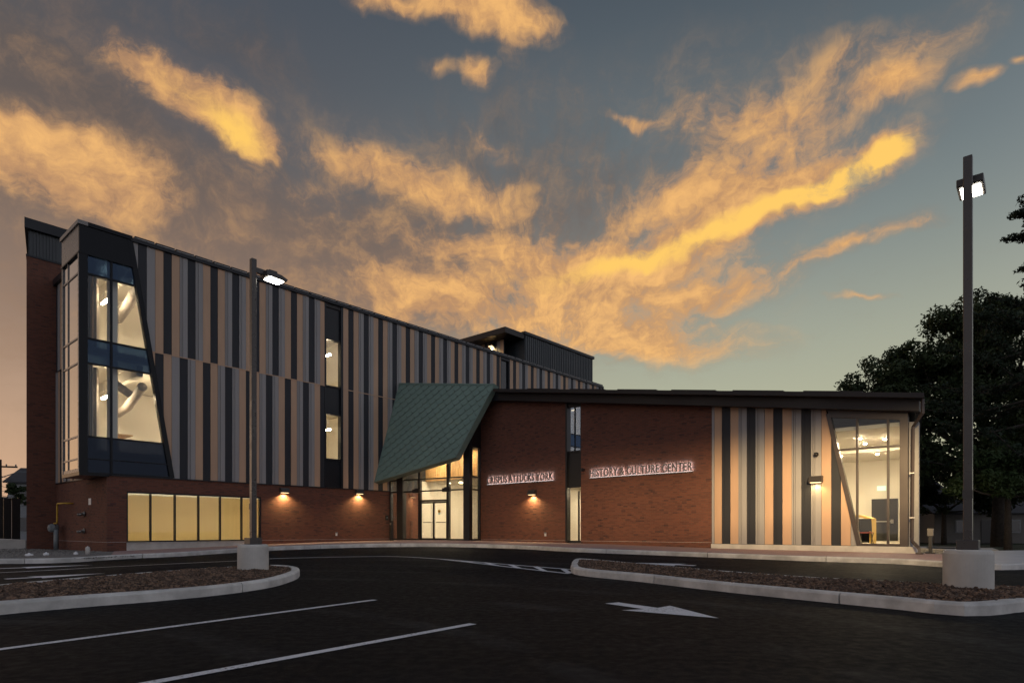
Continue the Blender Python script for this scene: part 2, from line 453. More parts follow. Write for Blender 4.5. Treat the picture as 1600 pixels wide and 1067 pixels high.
mat('street', (.09, .088, .085), .85, var=.2)
leaf_mat('leaf_dark', (.020, .032, .012), (.040, .058, .022))
leaf_mat('leaf_green', (.026, .046, .015), (.044, .072, .025))
leaf_mat('needle', (.012, .022, .012), (.022, .036, .018))
glass_mat('glass', refl=.65)
glass_mat('glass_blue', (.15, .22, .30), 1.7, .01, (.34, .50, .76))
glass_mat('glass_grey', (.10, .12, .16), .8, .01, (.45, .58, .85))
glass_mat('glass_mirror', (.25, .27, .30), 20., .0)
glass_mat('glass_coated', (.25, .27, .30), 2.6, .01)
emit('tube_light', (1, .76, .48), 160.)
emit('down_light', (1, .86, .62), 26.)
emit('room_light', (1, .89, .66), 62.)
emit('lobby_light', (1, .77, .48), 1250.)
emit('hall_light', (1, .77, .48), 4000.)
emit('pack_lens', (1, .72, .38), 3.)
emit('pole_lens', (1, .93, .78), 45.)
emit('halo_led', (.72, .88, 1.0), 17.)
emit('rail_led', (.95, .90, .9), 3.)
emit('exit_face', (.55, .85, .70), .8)

# ------------------------------------------------------------------ mesh builders


class MB:
    def __init__(s): s.v = []; s.f = []; s.mi = []; s.cur = 0
    def add(s, vs, fs):
        o = len(s.v); s.v += [tuple(v) for v in vs]
        for f in fs: s.f.append(tuple(i + o for i in f)); s.mi.append(s.cur)
        return s
    def box(s, x0, x1, y0, y1, z0, z1):
        if x0 > x1: x0, x1 = x1, x0
        if y0 > y1: y0, y1 = y1, y0
        if z0 > z1: z0, z1 = z1, z0
        return s.add([(x0, y0, z0), (x1, y0, z0), (x1, y1, z0), (x0, y1, z0), (x0, y0, z1), (x1, y0, z1), (x1, y1, z1), (x0, y1, z1)],
                     [(0, 3, 2, 1), (4, 5, 6, 7), (0, 1, 5, 4), (1, 2, 6, 5), (2, 3, 7, 6), (3, 0, 4, 7)])
    def prism(s, poly, d):
        """poly: 3-D polygon, extruded by vector d"""
        n = len(poly); d = Vector(d)
        nv = Vector((0, 0, 0))
        for i in range(n):
            a, b = Vector(poly[i]), Vector(poly[(i + 1) % n]); nv += a.cross(b)
        if nv.dot(d) > 0: poly = list(reversed(poly))
        vs = [Vector(p) for p in poly] + [Vector(p) + d for p in poly]
        fs = [tuple(range(n)), tuple(range(2 * n - 1, n - 1, -1))]
        fs += [((i + 1) % n, i, i + n, (i + 1) % n + n) for i in range(n)]
        return s.add(vs, fs)
    def tube(s, pts, r, k=8, cap=True):
        pts = [Vector(p) for p in pts]; rr = r if isinstance(r, (list, tuple)) else [r] * len(pts)
        vs = []; fs = []; up = Vector((0, 0, 1)); prev = None
        for i, p in enumerate(pts):
            t = (pts[min(i + 1, len(pts) - 1)] - pts[max(i - 1, 0)]).normalized()
            a = t.cross(up if abs(t.z) < .95 else Vector((1, 0, 0))).normalized()
            if prev is not None:
                a = (prev - t * prev.dot(t)).normalized()
            prev = a; b = t.cross(a)
            for j in range(k):
                th = 2 * math.pi * j / k; vs.append(p + (a * math.cos(th) + b * math.sin(th)) * rr[i])
        for i in range(len(pts) - 1):
            for j in range(k): fs.append((i * k + j, i * k + (j + 1) % k, (i + 1) * k + (j + 1) % k, (i + 1) * k + j))
        if cap: fs += [tuple(range(k - 1, -1, -1)), tuple((len(pts) - 1) * k + j for j in range(k))]
        return s.add(vs, fs)
    def lathe(s, prof, k=24, c=(0, 0)):
        vs = []; fs = []
        for r, z in prof:
            for j in range(k): th = 2 * math.pi * j / k; vs.append((c[0] + r * math.cos(th), c[1] + r * math.sin(th), z))
        for i in range(len(prof) - 1):
            for j in range(k): fs.append((i * k + j, i * k + (j + 1) % k, (i + 1) * k + (j + 1) % k, (i + 1) * k + j))
        fs += [tuple(range(k - 1, -1, -1)), tuple((len(prof) - 1) * k + j for j in range(k))]
        return s.add(vs, fs)
    def mesh(s, name, m, smooth=False, uv=True):
        me = bpy.data.meshes.new(name); me.from_pydata(s.v, [], s.f)
        for x in (m if isinstance(m, (list, tuple)) else [m]): me.materials.append(M[x] if isinstance(x, str) else x)
        if any(s.mi): me.polygons.foreach_set('material_index', s.mi)
        if uv and len(s.f) < 4000:
            l = me.uv_layers.new(name='UVMap'); me.update()
            for p in me.polygons:
                nx, ny, nz = (abs(q) for q in p.normal)
                for li in p.loop_indices:
                    c = me.vertices[me.loops[li].vertex_index].co
                    l.data[li].uv = (c.y + 50, c.z + 5) if nx >= ny and nx >= nz else ((c.x + 50.06, c.z + 5) if ny >= nz else (c.x, c.y))
        if smooth: me.polygons.foreach_set('use_smooth', [True] * len(me.polygons))
        me.update()
        return me
    def build(s, name, m, parent=None, smooth=False, bevel=0., loc=None, rotz=None):
        o = bpy.data.objects.new(name, s.mesh(name, m, smooth)); COL.objects.link(o)
        if parent is not None: o.parent = parent
        if loc is not None: o.location = loc
        if rotz is not None: o.rotation_euler = (0, 0, rotz)
        if bevel:
            b = o.modifiers.new('bevel', 'BEVEL'); b.width = bevel; b.segments = 2; b.limit_method = 'ANGLE'
        return o


def tag(o, label=None, cat=None, group=None, kind=None):
    if label: o['label'] = label
    if cat: o['category'] = cat
    if group: o['group'] = group
    if kind: o['kind'] = kind
    return o


def empty(name, loc, rotz=0., label=None, cat=None, group=None):
    o = bpy.data.objects.new(name, None); COL.objects.link(o); o.location = loc; o.rotation_euler = (0, 0, rotz); o.empty_display_size = .3
    return tag(o, label, cat, group)


def link(name, me, parent=None, loc=None):
    o = bpy.data.objects.new(name, me); COL.objects.link(o)
    if parent is not None: o.parent = parent
    if loc is not None: o.location = loc
    return o


def spot(name, parent, loc, target, power, col, angle, blend, radius=.05):
    l = bpy.data.lights.new(name, 'SPOT'); l.energy = power; l.color = col; l.spot_size = R(angle); l.spot_blend = blend; l.shadow_soft_size = radius
    o = bpy.data.objects.new(name, l); COL.objects.link(o); o.parent = parent; o.location = loc
    o.rotation_euler = (Vector(target) - Vector(loc)).to_track_quat('-Z', 'Y').to_euler()
    return o


def crom(pts, n=8, closed=False):
    P = [Vector(p) for p in pts]; out = []; N = len(P)
    rngk = range(N if closed else N - 1)
    for i in rngk:
        p0 = P[(i - 1) % N] if closed else P[max(i - 1, 0)]; p1 = P[i]; p2 = P[(i + 1) % N]
        p3 = P[(i + 2) % N] if closed else P[min(i + 2, N - 1)]
        for k in range(n):
            t = k / n; t2 = t * t; t3 = t2 * t
            out.append(.5 * ((2 * p1) + (p2 - p0) * t + (2 * p0 - 5 * p1 + 4 * p2 - p3) * t2 + (3 * p1 - p0 - 3 * p2 + p3) * t3))
    if not closed: out.append(P[-1])
    return out


def resample(pts, step):
    P = [Vector(p) for p in pts]; d = [0.]
    for a, b in zip(P, P[1:]): d.append(d[-1] + (b - a).length)
    n = max(2, int(round(d[-1] / step)) + 1); out = []; j = 0
    for i in range(n):
        t = d[-1] * i / (n - 1)
        while j < len(d) - 2 and d[j + 1] < t: j += 1
        f = (t - d[j]) / max(1e-9, d[j + 1] - d[j]); out.append(P[j].lerp(P[j + 1], min(1, max(0, f))))
    return out


# ================================================================== GROUND
gb = MB(); gb.box(-700, 700, -120, 900, -1.2, -.22)
tag(gb.build('ground', 'grass'), kind='structure')
xs = np.concatenate([np.linspace(-70, -24, 24)[:-1], np.linspace(-24, 24, 97), np.linspace(24, 60, 19)[1:]])
ys = np.concatenate([np.linspace(-30, 0, 16)[:-1], np.linspace(0, 34, 86)])
GX, GY = np.meshgrid(xs, ys)
GZ = asphalt_z(GX, GY)
v = np.stack([GX, GY, GZ], -1).reshape(-1, 3); nx_ = len(xs)
a = MB(); a.v = [tuple(q) for q in v]
a.f = [(j * nx_ + i, j * nx_ + i + 1, (j + 1) * nx_ + i + 1, (j + 1) * nx_ + i) for j in range(len(ys) - 1) for i in range(nx_ - 1)
       if not (xs[i] > 9.5 and ys[j] > 22.5)]
a.mi = [0] * len(a.f)
lot = tag(a.build('parking_lot', 'asphalt', smooth=True), kind='structure')
# street beyond the lot on the far left
st = MB(); st.box(-160, -18, 36, 60, -.3, -.02); tag(st.build('side_street', 'street'), kind='structure')

# ---- kerb along the pavement: a run of stones with joints
kl = resample(crom([at(u, Y, z) for u, Y, z in KERB], 8), .45)


def kerb_run(parent, line, closed=False, w=.17, h=.15, per=7, gap=.012):
    """split a line into kerb stones; each one its own mesh with worn top edges"""
    n = len(line); i = 0
    nor = []
    for k in range(n):
        p = line[(k - 1) % n] if closed else line[max(k - 1, 0)]; q = line[(k + 1) % n] if closed else line[min(k + 1, n - 1)]
        t = (q - p); t.z = 0; t.normalize(); nor.append(Vector((-t.y, t.x, 0)))
    last = n if closed else n - 1
    while i < last:
        j = min(i + per, last); mb = MB(); idx = list(range(i, j + 1)); rows = []
        for c, k in enumerate(idx):
            p = line[k % n].copy(); nn = nor[k % n]
            if c == 0 or c == len(idx) - 1:
                o = line[idx[1] % n] if c == 0 else line[idx[-2] % n]
                p = p + (o - p).normalized() * gap
            jt = random.uniform(-.006, .006)
            rows.append([p + nn * x + Vector((0, 0, z)) for x, z in
                         ((-.012, -.2), (-.006 + jt, h - .035), (.010, h - .010), (.032, h), (w - .02, h + .002), (w, h - .012), (w, -.2))])
        K = 7; vs = [q for r_ in rows for q in r_]; fs = []
        for c in range(len(rows) - 1):
            for m_ in range(K - 1): fs.append((c * K + m_, (c + 1) * K + m_, (c + 1) * K + m_ + 1, c * K + m_ + 1))
        fs += [tuple(range(K)), tuple((len(rows) - 1) * K + m_ for m_ in range(K - 1, -1, -1))]
        mb.add(vs, fs); mb.build('kerb_stone', 'kerb_stone', parent, smooth=False)
        i = j


kerb = tag(empty('kerb', (0, 0, 0)), kind='structure')
kerb_run(kerb, kl, per=8)

# ---- pink pavement between kerb and building
BASE = [((0, -16.2), .13), ((0, -15.76), .141), ((0, -12), .24), ((0, -6.6), .37), ((0, -1.97), .41), ((2.8, -1.5), .445), ((5.6, -1.05), .445), ((5.45, 0), .43), ((12.1, 0), .368), ((18.6, 0), .26),
        ((25.7, 0), .218), ((27.4, .1), .19)]
bl = []
for (p, z) in BASE:
    q = bw(p[0], p[1]); bl.append(Vector((q.x, q.y, z)))
bl2 = []
for q in bl: bl2.append(q)
k0 = min(range(len(kl)), key=lambda i: abs(800 + FPX * kl[i].x / kl[i].y - 175)); k1 = min(range(len(kl)), key=lambda i: abs(800 + FPX * kl[i].x / kl[i].y - 1500))
kpart = kl[k0:k1 + 1]
N = 120
ka = resample(kpart, sum((b - a_).length for a_, b in zip(kpart, kpart[1:])) / N)[:N + 1]
ba = resample(bl2, sum((b - a_).length for a_, b in zip(bl2, bl2[1:])) / N)[:N + 1]
mb = MB(); vs = []; fs = []; S = 4
for i in range(min(len(ka), len(ba))):
    t = (ka[min(i + 1, len(ka) - 1)] - ka[max(i - 1, 0)]); t.z = 0; t.normalize(); nn = Vector((-t.y, t.x, 0))
    p = ka[i] + nn * .165 + Vector((0, 0, .148)); q = ba[i] + (ba[i] - p).normalized() * .12
    for s_ in range(S + 1): vs.append(p.lerp(q, s_ / S))
nr = len(vs) // (S + 1)
for i in range(nr - 1):
    for s_ in range(S): fs.append((i * (S + 1) + s_, (i + 1) * (S + 1) + s_, (i + 1) * (S + 1) + s_ + 1, i * (S + 1) + s_ + 1))
mb.add(vs, fs); tag(mb.build('pavement', 'pink_paving'), kind='structure')

# ---- gravel beds
def poly_sheet(name, pts, m, z=None, kind='structure'):
    b = bmesh.new(); vs_ = [b.verts.new(p if z is None else (p[0], p[1], z)) for p in pts]; b.faces.new(vs_)
    bmesh.ops.triangulate(b, faces=b.faces[:]); bmesh.ops.recalc_face_normals(b, faces=b.faces[:])
    if b.faces[:] and sum(f.normal.z for f in b.faces) < 0: bmesh.ops.reverse_faces(b, faces=b.faces[:])
    me = bpy.data.meshes.new(name); b.to_mesh(me); b.free(); me.materials.append(M[m])
    return tag(link(name, me), kind=kind)


gl_ = [q + Vector((0, .16, .13)) for q in kl if 800 + FPX * q.x / q.y < 190]
gp = gl_[::4] + [gl_[-1]] + [bw(.02, -15.74, .125), bw(.02, -16.45, .12), bw(-7.48, -16.45, .06), bw(-7.48, -17.7, .05), bw(-30, -17.7, .05), Vector((-60, 34, .05))]
poly_sheet('gravel_bed', gp, 'gravel')
rg = [bw(25.8, .1, .195), bw(27.45, .1, .188), at(1500, 17.2, .185), at(1530, 22.5, .15), at(1540, 26.5, .12), at(1437, 27.0, .12)]
poly_sheet('gravel_strip', rg, 'gravel')
# concrete walk leading off to the right
wk = [q + Vector((0, .14, .145)) for q in kl if 1498 < 800 + FPX * q.x / q.y]
wp = [at(1496, 17.2, .19)] + wk[::2] + [at(1900, 30, .14), at(1540, 27.0, .12), at(1528, 22.5, .15)]
poly_sheet('side_walk', wp, 'walk_concrete')


def scatter(name, fn, count, size, mats, seed):
    """loose chips or stones as one joined mesh"""
    r_ = np.random.default_rng(seed); vs_ = []; fs_ = []; mi_ = []
    for _ in range(count):
        p = fn(r_)
        if p is None: continue
        L = size * r_.uniform(.5, 1.5); w_ = L * r_.uniform(.2, .55); h_ = L * r_.uniform(.12, .35)
        A = Matrix.Rotation(r_.uniform(0, 6.28), 3, 'Z') @ Matrix.Rotation(r_.normal(0, .45), 3, 'X') @ Matrix.Rotation(r_.normal(0, .35), 3, 'Y')
        o = len(vs_)
        for (x, y, z) in ((-1, -.8, -1), (1, -1, -1), (.8, 1, -1), (-1, .9, -1), (-.8, -.7, 1), (.9, -.8, 1), (.7, .8, 1), (-.9, .7, 1)):
            q = A @ Vector((x * L / 2, y * w_ / 2, z * h_ / 2)); vs_.append((p[0] + q.x, p[1] + q.y, p[2] + q.z))
        for f in ((4, 5, 6, 7), (0, 1, 5, 4), (1, 2, 6, 5), (2, 3, 7, 6), (3, 0, 4, 7)): fs_.append(tuple(i + o for i in f)); mi_.append(0)
        m_ = int(r_.integers(0, len(mats))); mi_[-5:] = [m_] * 5
    mb_ = MB(); mb_.v = vs_; mb_.f = fs_; mb_.mi = mi_
    return tag(mb_.build(name, mats), kind='stuff')


def inside(poly, x, y):
    c = False; n = len(poly)
    for i in range(n):
        a_, b_ = poly[i], poly[i - 1]
        if (a_[1] > y) != (b_[1] > y) and x < (b_[0] - a_[0]) * (y - a_[1]) / (b_[1] - a_[1]) + a_[0]: c = not c
    return c


def stones_in(poly, z):
    x0, x1 = min(p[0] for p in poly), max(p[0] for p in poly); y0, y1 = min(p[1] for p in poly), max(p[1] for p in poly)
    def fn(r_):
        for _ in range(40):
            x, y = r_.uniform(x0, x1), r_.uniform(y0, y1)
            if inside(poly, x, y): return (x, y, z + .012)
        return None
    return fn


gvis = [tuple(p)[:2] for p in gp if p[0] > -24]
tag(scatter('gravel_stones', stones_in([(-19.5, 19.0), (-13, 19.4), (-12.6, 22.5), (-17.4, 26.2), (-25, 31), (-25, 22)], .115), 5000, .055, ['stone_a', 'gravel', 'stone_a'], 3), 'grey gravel stones beside the brick end wall', 'gravel')
tag(scatter('gravel_stones', stones_in([tuple(p)[:2] for p in rg], .16), 2600, .05, ['stone_a', 'gravel'], 4), 'grey gravel stones beside the right hand walk', 'gravel')

# ---- planted islands
RI = [on_ground(893, 890), on_ground(896, 896), on_ground(920, 900.5), on_ground(1000, 908.5), on_ground(1130, 924), on_ground(1300, 941.5), on_ground(1400, 951.5),
      on_ground(1490, 961), on_ground(1550, 961), on_ground(1600, 955), at(1640, 7.75), at(1676, 8.3), at(1668, 8.95), at(1610, 9.45), at(1480, 10.0), at(1250, 11.5), at(1060, 13.9), at(1000, 15.0), at(930, 16.4), at(900, 16.7)]
LI = [on_ground(-60, 967), on_ground(0, 960), on_ground(120, 949), on_ground(250, 938.5), on_ground(350, 928.5), on_ground(420, 918), on_ground(452, 909), on_ground(466, 902),
      at(465, 13.9), at(442, 14.5), at(396, 14.45), at(300, 13.4), at(210, 12.4), at(90, 10.9), at(0, 9.9), at(-60, 9.3), at(-330, 8.2), at(-330, 6.2)]


def island(name, ring, label, seed, nchips, vis):
    root = tag(empty(name, (0, 0, 0)), kind='structure')
    ln = crom([Vector((p.x, p.y, 0)) for p in ring], 8, closed=True)
    ln = resample(ln + [ln[0]], .3)[:-1]
    for p in ln: p.z = az_(p.x, p.y)
    kerb_run(root, ln, closed=True, w=.16, h=.15, per=12)
    inner = []
    n = len(ln)
    for k in range(n):
        t = ln[(k + 1) % n] - ln[k - 1]; t.z = 0; t.normalize(); inner.append(ln[k] + Vector((-t.y, t.x, 0)) * .13)
    # grid of mulch clipped to the ring, mounded away from the kerb
    P2 = [(p.x, p.y) for p in inner]; pa = np.array(P2)
    x0, y0 = pa.min(0); x1, y1 = pa.max(0)
    b = bmesh.new(); ring_v = [b.verts.new((p.x, p.y, 0)) for p in inner]; f = b.faces.new(ring_v)
    for axis, lo, hi in (((1, 0, 0), x0, x1), ((0, 1, 0), y0, y1)):
        for c in np.arange(lo + .18, hi, .18):
            co = (c, 0, 0) if axis[0] else (0, c, 0)
            bmesh.ops.bisect_plane(b, geom=b.verts[:] + b.edges[:] + b.faces[:], plane_co=co, plane_no=axis, dist=1e-5)
    bmesh.ops.triangulate(b, faces=[q for q in b.faces if len(q.verts) > 4])
    def hz_(x, y):
        d = np.sqrt(((pa - (x, y)) ** 2).sum(1)).min()
        t = min(1, d / .9)
        return az_(x, y) + .105 + .075 * t + .02 * math.sin(x * 3.1 + seed) * math.cos(y * 2.7) * t + .012 * math.sin(x * 9.1 + y * 7.3)
    for q in b.verts: q.co.z = hz_(q.co.x, q.co.y)
    for q in b.faces:
        q.smooth = True
        if q.normal.z < 0: q.normal_flip()
    b.normal_update()
    for q in b.faces:
        if q.normal.z < 0: q.normal_flip()
    me = bpy.data.meshes.new('mulch_bed'); b.to_mesh(me); b.free(); me.materials.append(M['mulch'])
    link('mulch_bed', me, root)
    def fn(r_):
        for _ in range(60):
            x, y = r_.uniform(max(x0, vis[0]), x1), r_.uniform(y0, y1)
            if inside(P2, x, y): return (x, y, hz_(x, y) + .012)
        return None
    tag(scatter('bark_mulch', fn, nchips, .075, ['chip_a', 'chip_b', 'mulch', 'chip_b', 'chip_a'], seed), label, 'mulch')
    return hz_


hzR = island('planting_island', RI, 'brown bark mulch filling the right hand planting island', 5, 15000, (0, 0))
hzL = island('planting_island', LI, 'brown bark mulch filling the left hand planting island', 6, 15000, (-9.5, 0))

# ---- painted markings, each a thin sheet on the asphalt
def stripe(name, pts, width, parent=None, dz=.005):
    ln = resample(pts, .25); mb_ = MB(); vs_ = []; fs_ = []
    for i, p in enumerate(ln):
        t = ln[min(i + 1, len(ln) - 1)] - ln[max(i - 1, 0)]; t.z = 0; t.normalize(); nn = Vector((-t.y, t.x, 0)) * width / 2
        for q in (p - nn, p + nn): vs_.append((q.x, q.y, az_(q.x, q.y) + dz))
    for i in range(len(ln) - 1): fs_.append((2 * i, 2 * i + 2, 2 * i + 3, 2 * i + 1))
    mb_.add(vs_, fs_); return mb_.build(name, 'paint_white', parent)


def arrow(name, tail, tip, shaft_w, head_w, head_l, label):
    t = tip - tail; t.z = 0; L = t.length; t.normalize(); nn = Vector((-t.y, t.x, 0))
    c = [(0, -shaft_w / 2), (L - head_l, -shaft_w / 2), (L - head_l - .08, -head_w / 2), (L, 0), (L - head_l - .08, head_w / 2), (L - head_l, shaft_w / 2), (0, shaft_w / 2)]
    pts = [tail + t * a_ + nn * b_ for a_, b_ in c]
    mb_ = MB(); vs_ = [(p.x, p.y, az_(p.x, p.y) + .006) for p in pts]; mb_.add(vs_, [(0, 1, 5, 6), (1, 2, 3), (1, 3, 5), (5, 3, 4)])
    return tag(mb_.build(name, 'paint_white'), label, 'road marking', 'painted direction arrows')


tag(stripe('bay_line', [on_ground(-140, 1033), on_ground(586, 937)], .105), 'white parking bay line nearer the left island', 'road marking', 'parking bay lines')
tag(stripe('bay_line', [on_ground(120, 1088), on_ground(739, 974.5)], .105), 'white parking bay line nearest the viewer', 'road marking', 'parking bay lines')
arrow('direction_arrow', on_ground(956, 942), on_ground(1123, 966), .24, .86, 1.05, 'white painted arrow in front of the right island pointing right')
arrow('direction_arrow', on_ground(1086, 883.5), on_ground(992, 879), .30, 1.0, 1.2, 'white painted arrow behind the right island pointing left')
arrow('direction_arrow', on_ground(8, 904.5), on_ground(165, 895.5), .22, .80, 1.3, 'white painted arrow behind the left island nearer the viewer')
arrow('direction_arrow', on_ground(-30, 889), on_ground(146, 882.5), .26, .85, 1.5, 'white painted arrow in the far lane beside the kerb')
lane = crom([on_ground(u, v_) for u, v_ in ((-80, 898.5), (20, 893.5), (180, 885), (370, 876), (440, 872), (560, 869.5), (620, 869.3), (686, 873), (760, 879), (893, 889.5))], 8)
tag(stripe('lane_line', lane, .11), 'long thin white line curving past the entrance', 'road marking')
hb = tag(empty('hatched_marking', on_ground(790, 886), 0), 'white hatched marking at the tip of the right island', 'road marking')
def hstripe(pts, w):
    o = stripe('hatch_stripe', pts, w, dz=.0085); o.parent = hb; o.matrix_parent_inverse = Matrix.Translation(-hb.location)
hstripe(crom([on_ground(u, v_) for u, v_ in ((690, 873.6), (740, 879.2), (810, 887.5), (890, 896.3))], 6), .11)
for (ua, va, ub, vb) in ((722, 876.0, 742, 879.5), (756, 878.6, 777, 883.6), (797, 882.3, 811, 887.5), (836, 885.0, 852, 892.5), (880, 889.0, 890, 895.5)):
    hstripe([on_ground(ua, va), on_ground(ub, vb)], .13)
tag(stripe('edge_line', [on_ground(26, 918.5), on_ground(210, 902.2)], .07), 'short white line along the far edge of the left island', 'road marking')

# ================================================================== BUILDING
B = empty('community_centre', ORG, BROT, 'brick and striped panel building with green scaled canopy over its glazed entrance', 'building')
zt = lambda x: 9.50 - .1548 * x          # top of the low wing's sloping roof edge
PW = .335                                # cladding module

# ---- tall wing: masonry and back-up walls
w = MB()
w.box(-.30, 0, -16.17, -15.744, 0, 3.24); w.box(-.30, 0, -15.744, -9.85, 2.63, 3.24); w.box(-.30, 0, -9.85, -1.97, 0, 3.24)
w.box(-7.5, 0, -16.47, -16.17, 0, 3.24)
w.box(-.30, -.003, -1.97, .30, .0, 3.24)
w.build('brick_wall', 'brick', B)
sc_ = MB(); sc_.box(-.33, -.012, -15.744, -9.85, 0, .455); sc_.box(-.2, .035, -15.744, -9.85, .455, .487); sc_.build('window_sill', 'concrete', B, bevel=.006)
for q in ((-.05, .012, -16.41, -15.76), (-.05, .012, -9.84, -1.97), (-7.5, .012, -16.482, -16.42)): MB().box(*q, .500, .508).build('base_flashing', 'walk_concrete', B)
ts = MB(); ts.box(-.2, .05, -16.5, -1.97, 3.24, 3.285); ts.box(-7.5, .05, -16.52, -16.3, 3.24, 3.285); ts.build('brick_cap', 'dark_metal', B)
up = MB()
S1 = (-6.335, -5.186); S2 = (7.63, 8.62)
for y0, y1 in ((-14.2, S1[0]), (S1[1], S2[0]), (S2[1], 20.56)):
    up.box(-.30, -.02, y0, y1, 3.285 if y1 < 0 else (3.285 if y0 < 0 else 8.0), 13.15)
up.box(-.30, -.02, S2[0], S2[1], 8.0, 8.5)
slz = 13.282 - (-14.2 + 15.641) * (13.282 - 3.314) / (15.641 - 13.974)
up.prism([(-.02, -15.60, 13.15), (-.02, -14.2, 13.15), (-.02, -14.2, slz)], (-.2, 0, 0))
up.box(-7.5, -2.4, -16.45, -16.17, 3.285, 13.15)
up.box(-9.2, -8.9, -16.17, 20.3, 0, 13.15); up.box(-9.2, -.02, 20.3, 20.56, 0, 13.15)
up.build('back_up_wall', 'wall_back', B)
rf = MB(); rf.box(-9.3, -.02, -16.3, 20.6, 12.95, 13.2); rf.build('flat_roof', 'roofing', B)

CM = {'t': 'tan_panel', 'd': 'dark_panel', 'g': 'grey_panel'}


def panel_poly(kind, p0, p1, z0, z1, plane, off, zt0=None, zt1=None, zb0=None, zb1=None):
    """one cladding panel; plane 'x' = tall wing front, 'y' = low wing front, 'e' = end wall.
    grey panels have two raised ribs and one flat"""
    strips = [(0, 1, .030)] if kind != 'g' else [(0, .15, .050), (.20, .34, .034), (.39, 1, .042)]
    if kind == 'd': strips = [(0, .26, .026), (.275, 1, .022)]
    mb_ = MB(); gap = .006
    for a_, b_, th in strips:
        q0 = p0 + gap + (p1 - p0 - 2 * gap) * a_; q1 = p0 + gap + (p1 - p0 - 2 * gap) * b_
        f = lambda q, e0, e1, d: d if e0 is None else e0 + (e1 - e0) * (q - p0) / (p1 - p0)
        top0, top1 = f(q0, zt0, zt1, z1), f(q1, zt0, zt1, z1); bot0, bot1 = f(q0, zb0, zb1, z0), f(q1, zb0, zb1, z0)
        if plane == 'x': mb_.prism([(off, q0, bot0), (off, q1, bot1), (off, q1, top1), (off, q0, top0)], (th, 0, 0))
        elif plane == 'y': mb_.prism([(q0, off, bot0), (q1, off, bot1), (q1, off, top1), (q0, off, top0)], (0, -th, 0))
        else: mb_.prism([(q0, off, bot0), (q1, off, bot1), (q1, off, top1), (q0, off, top0)], (0, -th, 0))
    return mb_


PAT = 'dgtdtg'
slant_y = lambda z: -15.641 + (13.282 - z) * (15.641 - 13.974) / (13.282 - 3.314)   # edge of the bay window frame
cl = MB(); cl.box(-.02, -.012, -14, -13.99, 3.3, 13.1); cw = cl.build('cladding_wall', 'wall_back', B)
cl = MB(); cl.box(-.02, -.012, -14, -13.99, 3.3, 3.31); cw2 = cl.build('cladding_wall', 'wall_back', B)


def lay(parent, y0, y1, z0, z1, phase, slant=False, off=-.018):
    """vertical panels between y0 and y1; with slant the left-hand ones are cut by the raking frame"""
    k = math.floor((y0 - phase) / PW)
    while phase + k * PW < y1 - 1e-4:
        a_, b_ = max(y0, phase + k * PW), min(y1, phase + (k + 1) * PW); kind = PAT[k % 6]; k += 1
        if b_ - a_ < .03: continue
        if slant:
            ye = lambda z: slant_y(z) + .06
            if b_ <= ye(z1): continue
            zat = lambda y: 13.282 - (y - .06 + 15.641) * (13.282 - 3.314) / (15.641 - 13.974)
            if a_ >= ye(z0): m_ = panel_poly(kind, a_, b_, z0, z1, 'x', off)
            else:
                aa = max(a_, ye(z1)); bb = b_
                mb_ = MB(); gp_ = .006; y_a, y_b = aa + gp_, bb - gp_
                zb_a, zb_b = min(z1, max(z0, zat(y_a))), min(z1, max(z0, zat(y_b)))
                pts = [(off, y_a, zb_a)]
                if zat(y_b) < z0: pts += [(off, ye(z0), z0), (off, y_b, z0)]
                else: pts += [(off, y_b, zb_b)]
                pts += [(off, y_b, z1), (off, y_a, z1)]
                mb_.prism(pts, (.03, 0, 0)); m_ = mb_
        else: m_ = panel_poly(kind, a_, b_, z0, z1, 'x', off)
        m_.build('cladding_panel', CM[kind], parent)


PH = -13.30          # left edge of a dark panel with a grey one on either side
lay(cw, -15.8, S1[0], 8.71, 13.15, PH, True)
lay(cw, S1[1], S2[0], 8.71, 13.15, S1[1] - 2 * PW)
lay(cw, S2[1], 20.56, 8.71, 13.15, S2[1] - 2 * PW)
lay(cw2, -15.0, S1[0], 3.285, 8.665, PH - PW, True)
lay(cw2, S1[1], -1.2, 3.285, 8.665, S1[1] - 2 * PW)
for q in ((-14.80, S1[0]), (S1[1], 0)): MB().box(-.02, .03, *q, 8.665, 8.71).build('band_trim', 'tan_panel', B)
# end wall panels beside the bay
ce = MB(); ce.box(-4, -3.99, -16.46, -16.455, 3.3, 3.31); ce = ce.build('cladding_wall', 'wall_back', B)
for z0, z1, sh in ((8.71, 12.9, 0), (3.285, 8.665, 1)):
    for k in range(17):
        x0 = -7.5 + k * PW; x1 = min(x0 + PW, -1.8)
        if x1 - x0 > .05: panel_poly(PAT[(k + sh) % 6], x0, x1, z0, z1, 'e', -16.452).build('cladding_panel', CM[PAT[(k + sh) % 6]], ce)
MB().box(-7.5, -2.3, -16.51, -16.4, 8.665, 8.71).build('band_trim', 'dark_metal', B); MB().box(-7.5, -2.4, -16.62, -16.4, 12.9, 13.2).build('coping', 'dark_metal', B)

# roof edge of the tall wing: coping, then a rail in short lengths with a flange whose sky reflection is put in as pale colour
cp = MB(); cp.box(-.5, .10, -15.62, 20.7, 13.15, 13.30); cp.box(-9.3, .1, 20.56, 20.72, 13.0, 13.30); cp.build('coping', 'dark_metal', B, bevel=.01)
rl = MB(); rl.box(-.16, .06, 0, .76, .015, .095); rl_me = rl.mesh('rail', 'dark_metal')
fe = MB(); fe.box(-.02, .085, .02, .74, .0, .018); fe_me = fe.mesh('rail_flange', 'walk_concrete')
y = -15.45
while y < 20.0:
    o = link('roof_rail', rl_me, B, (0.02, y, 13.315)); link('rail_flange', fe_me, o); y += .82

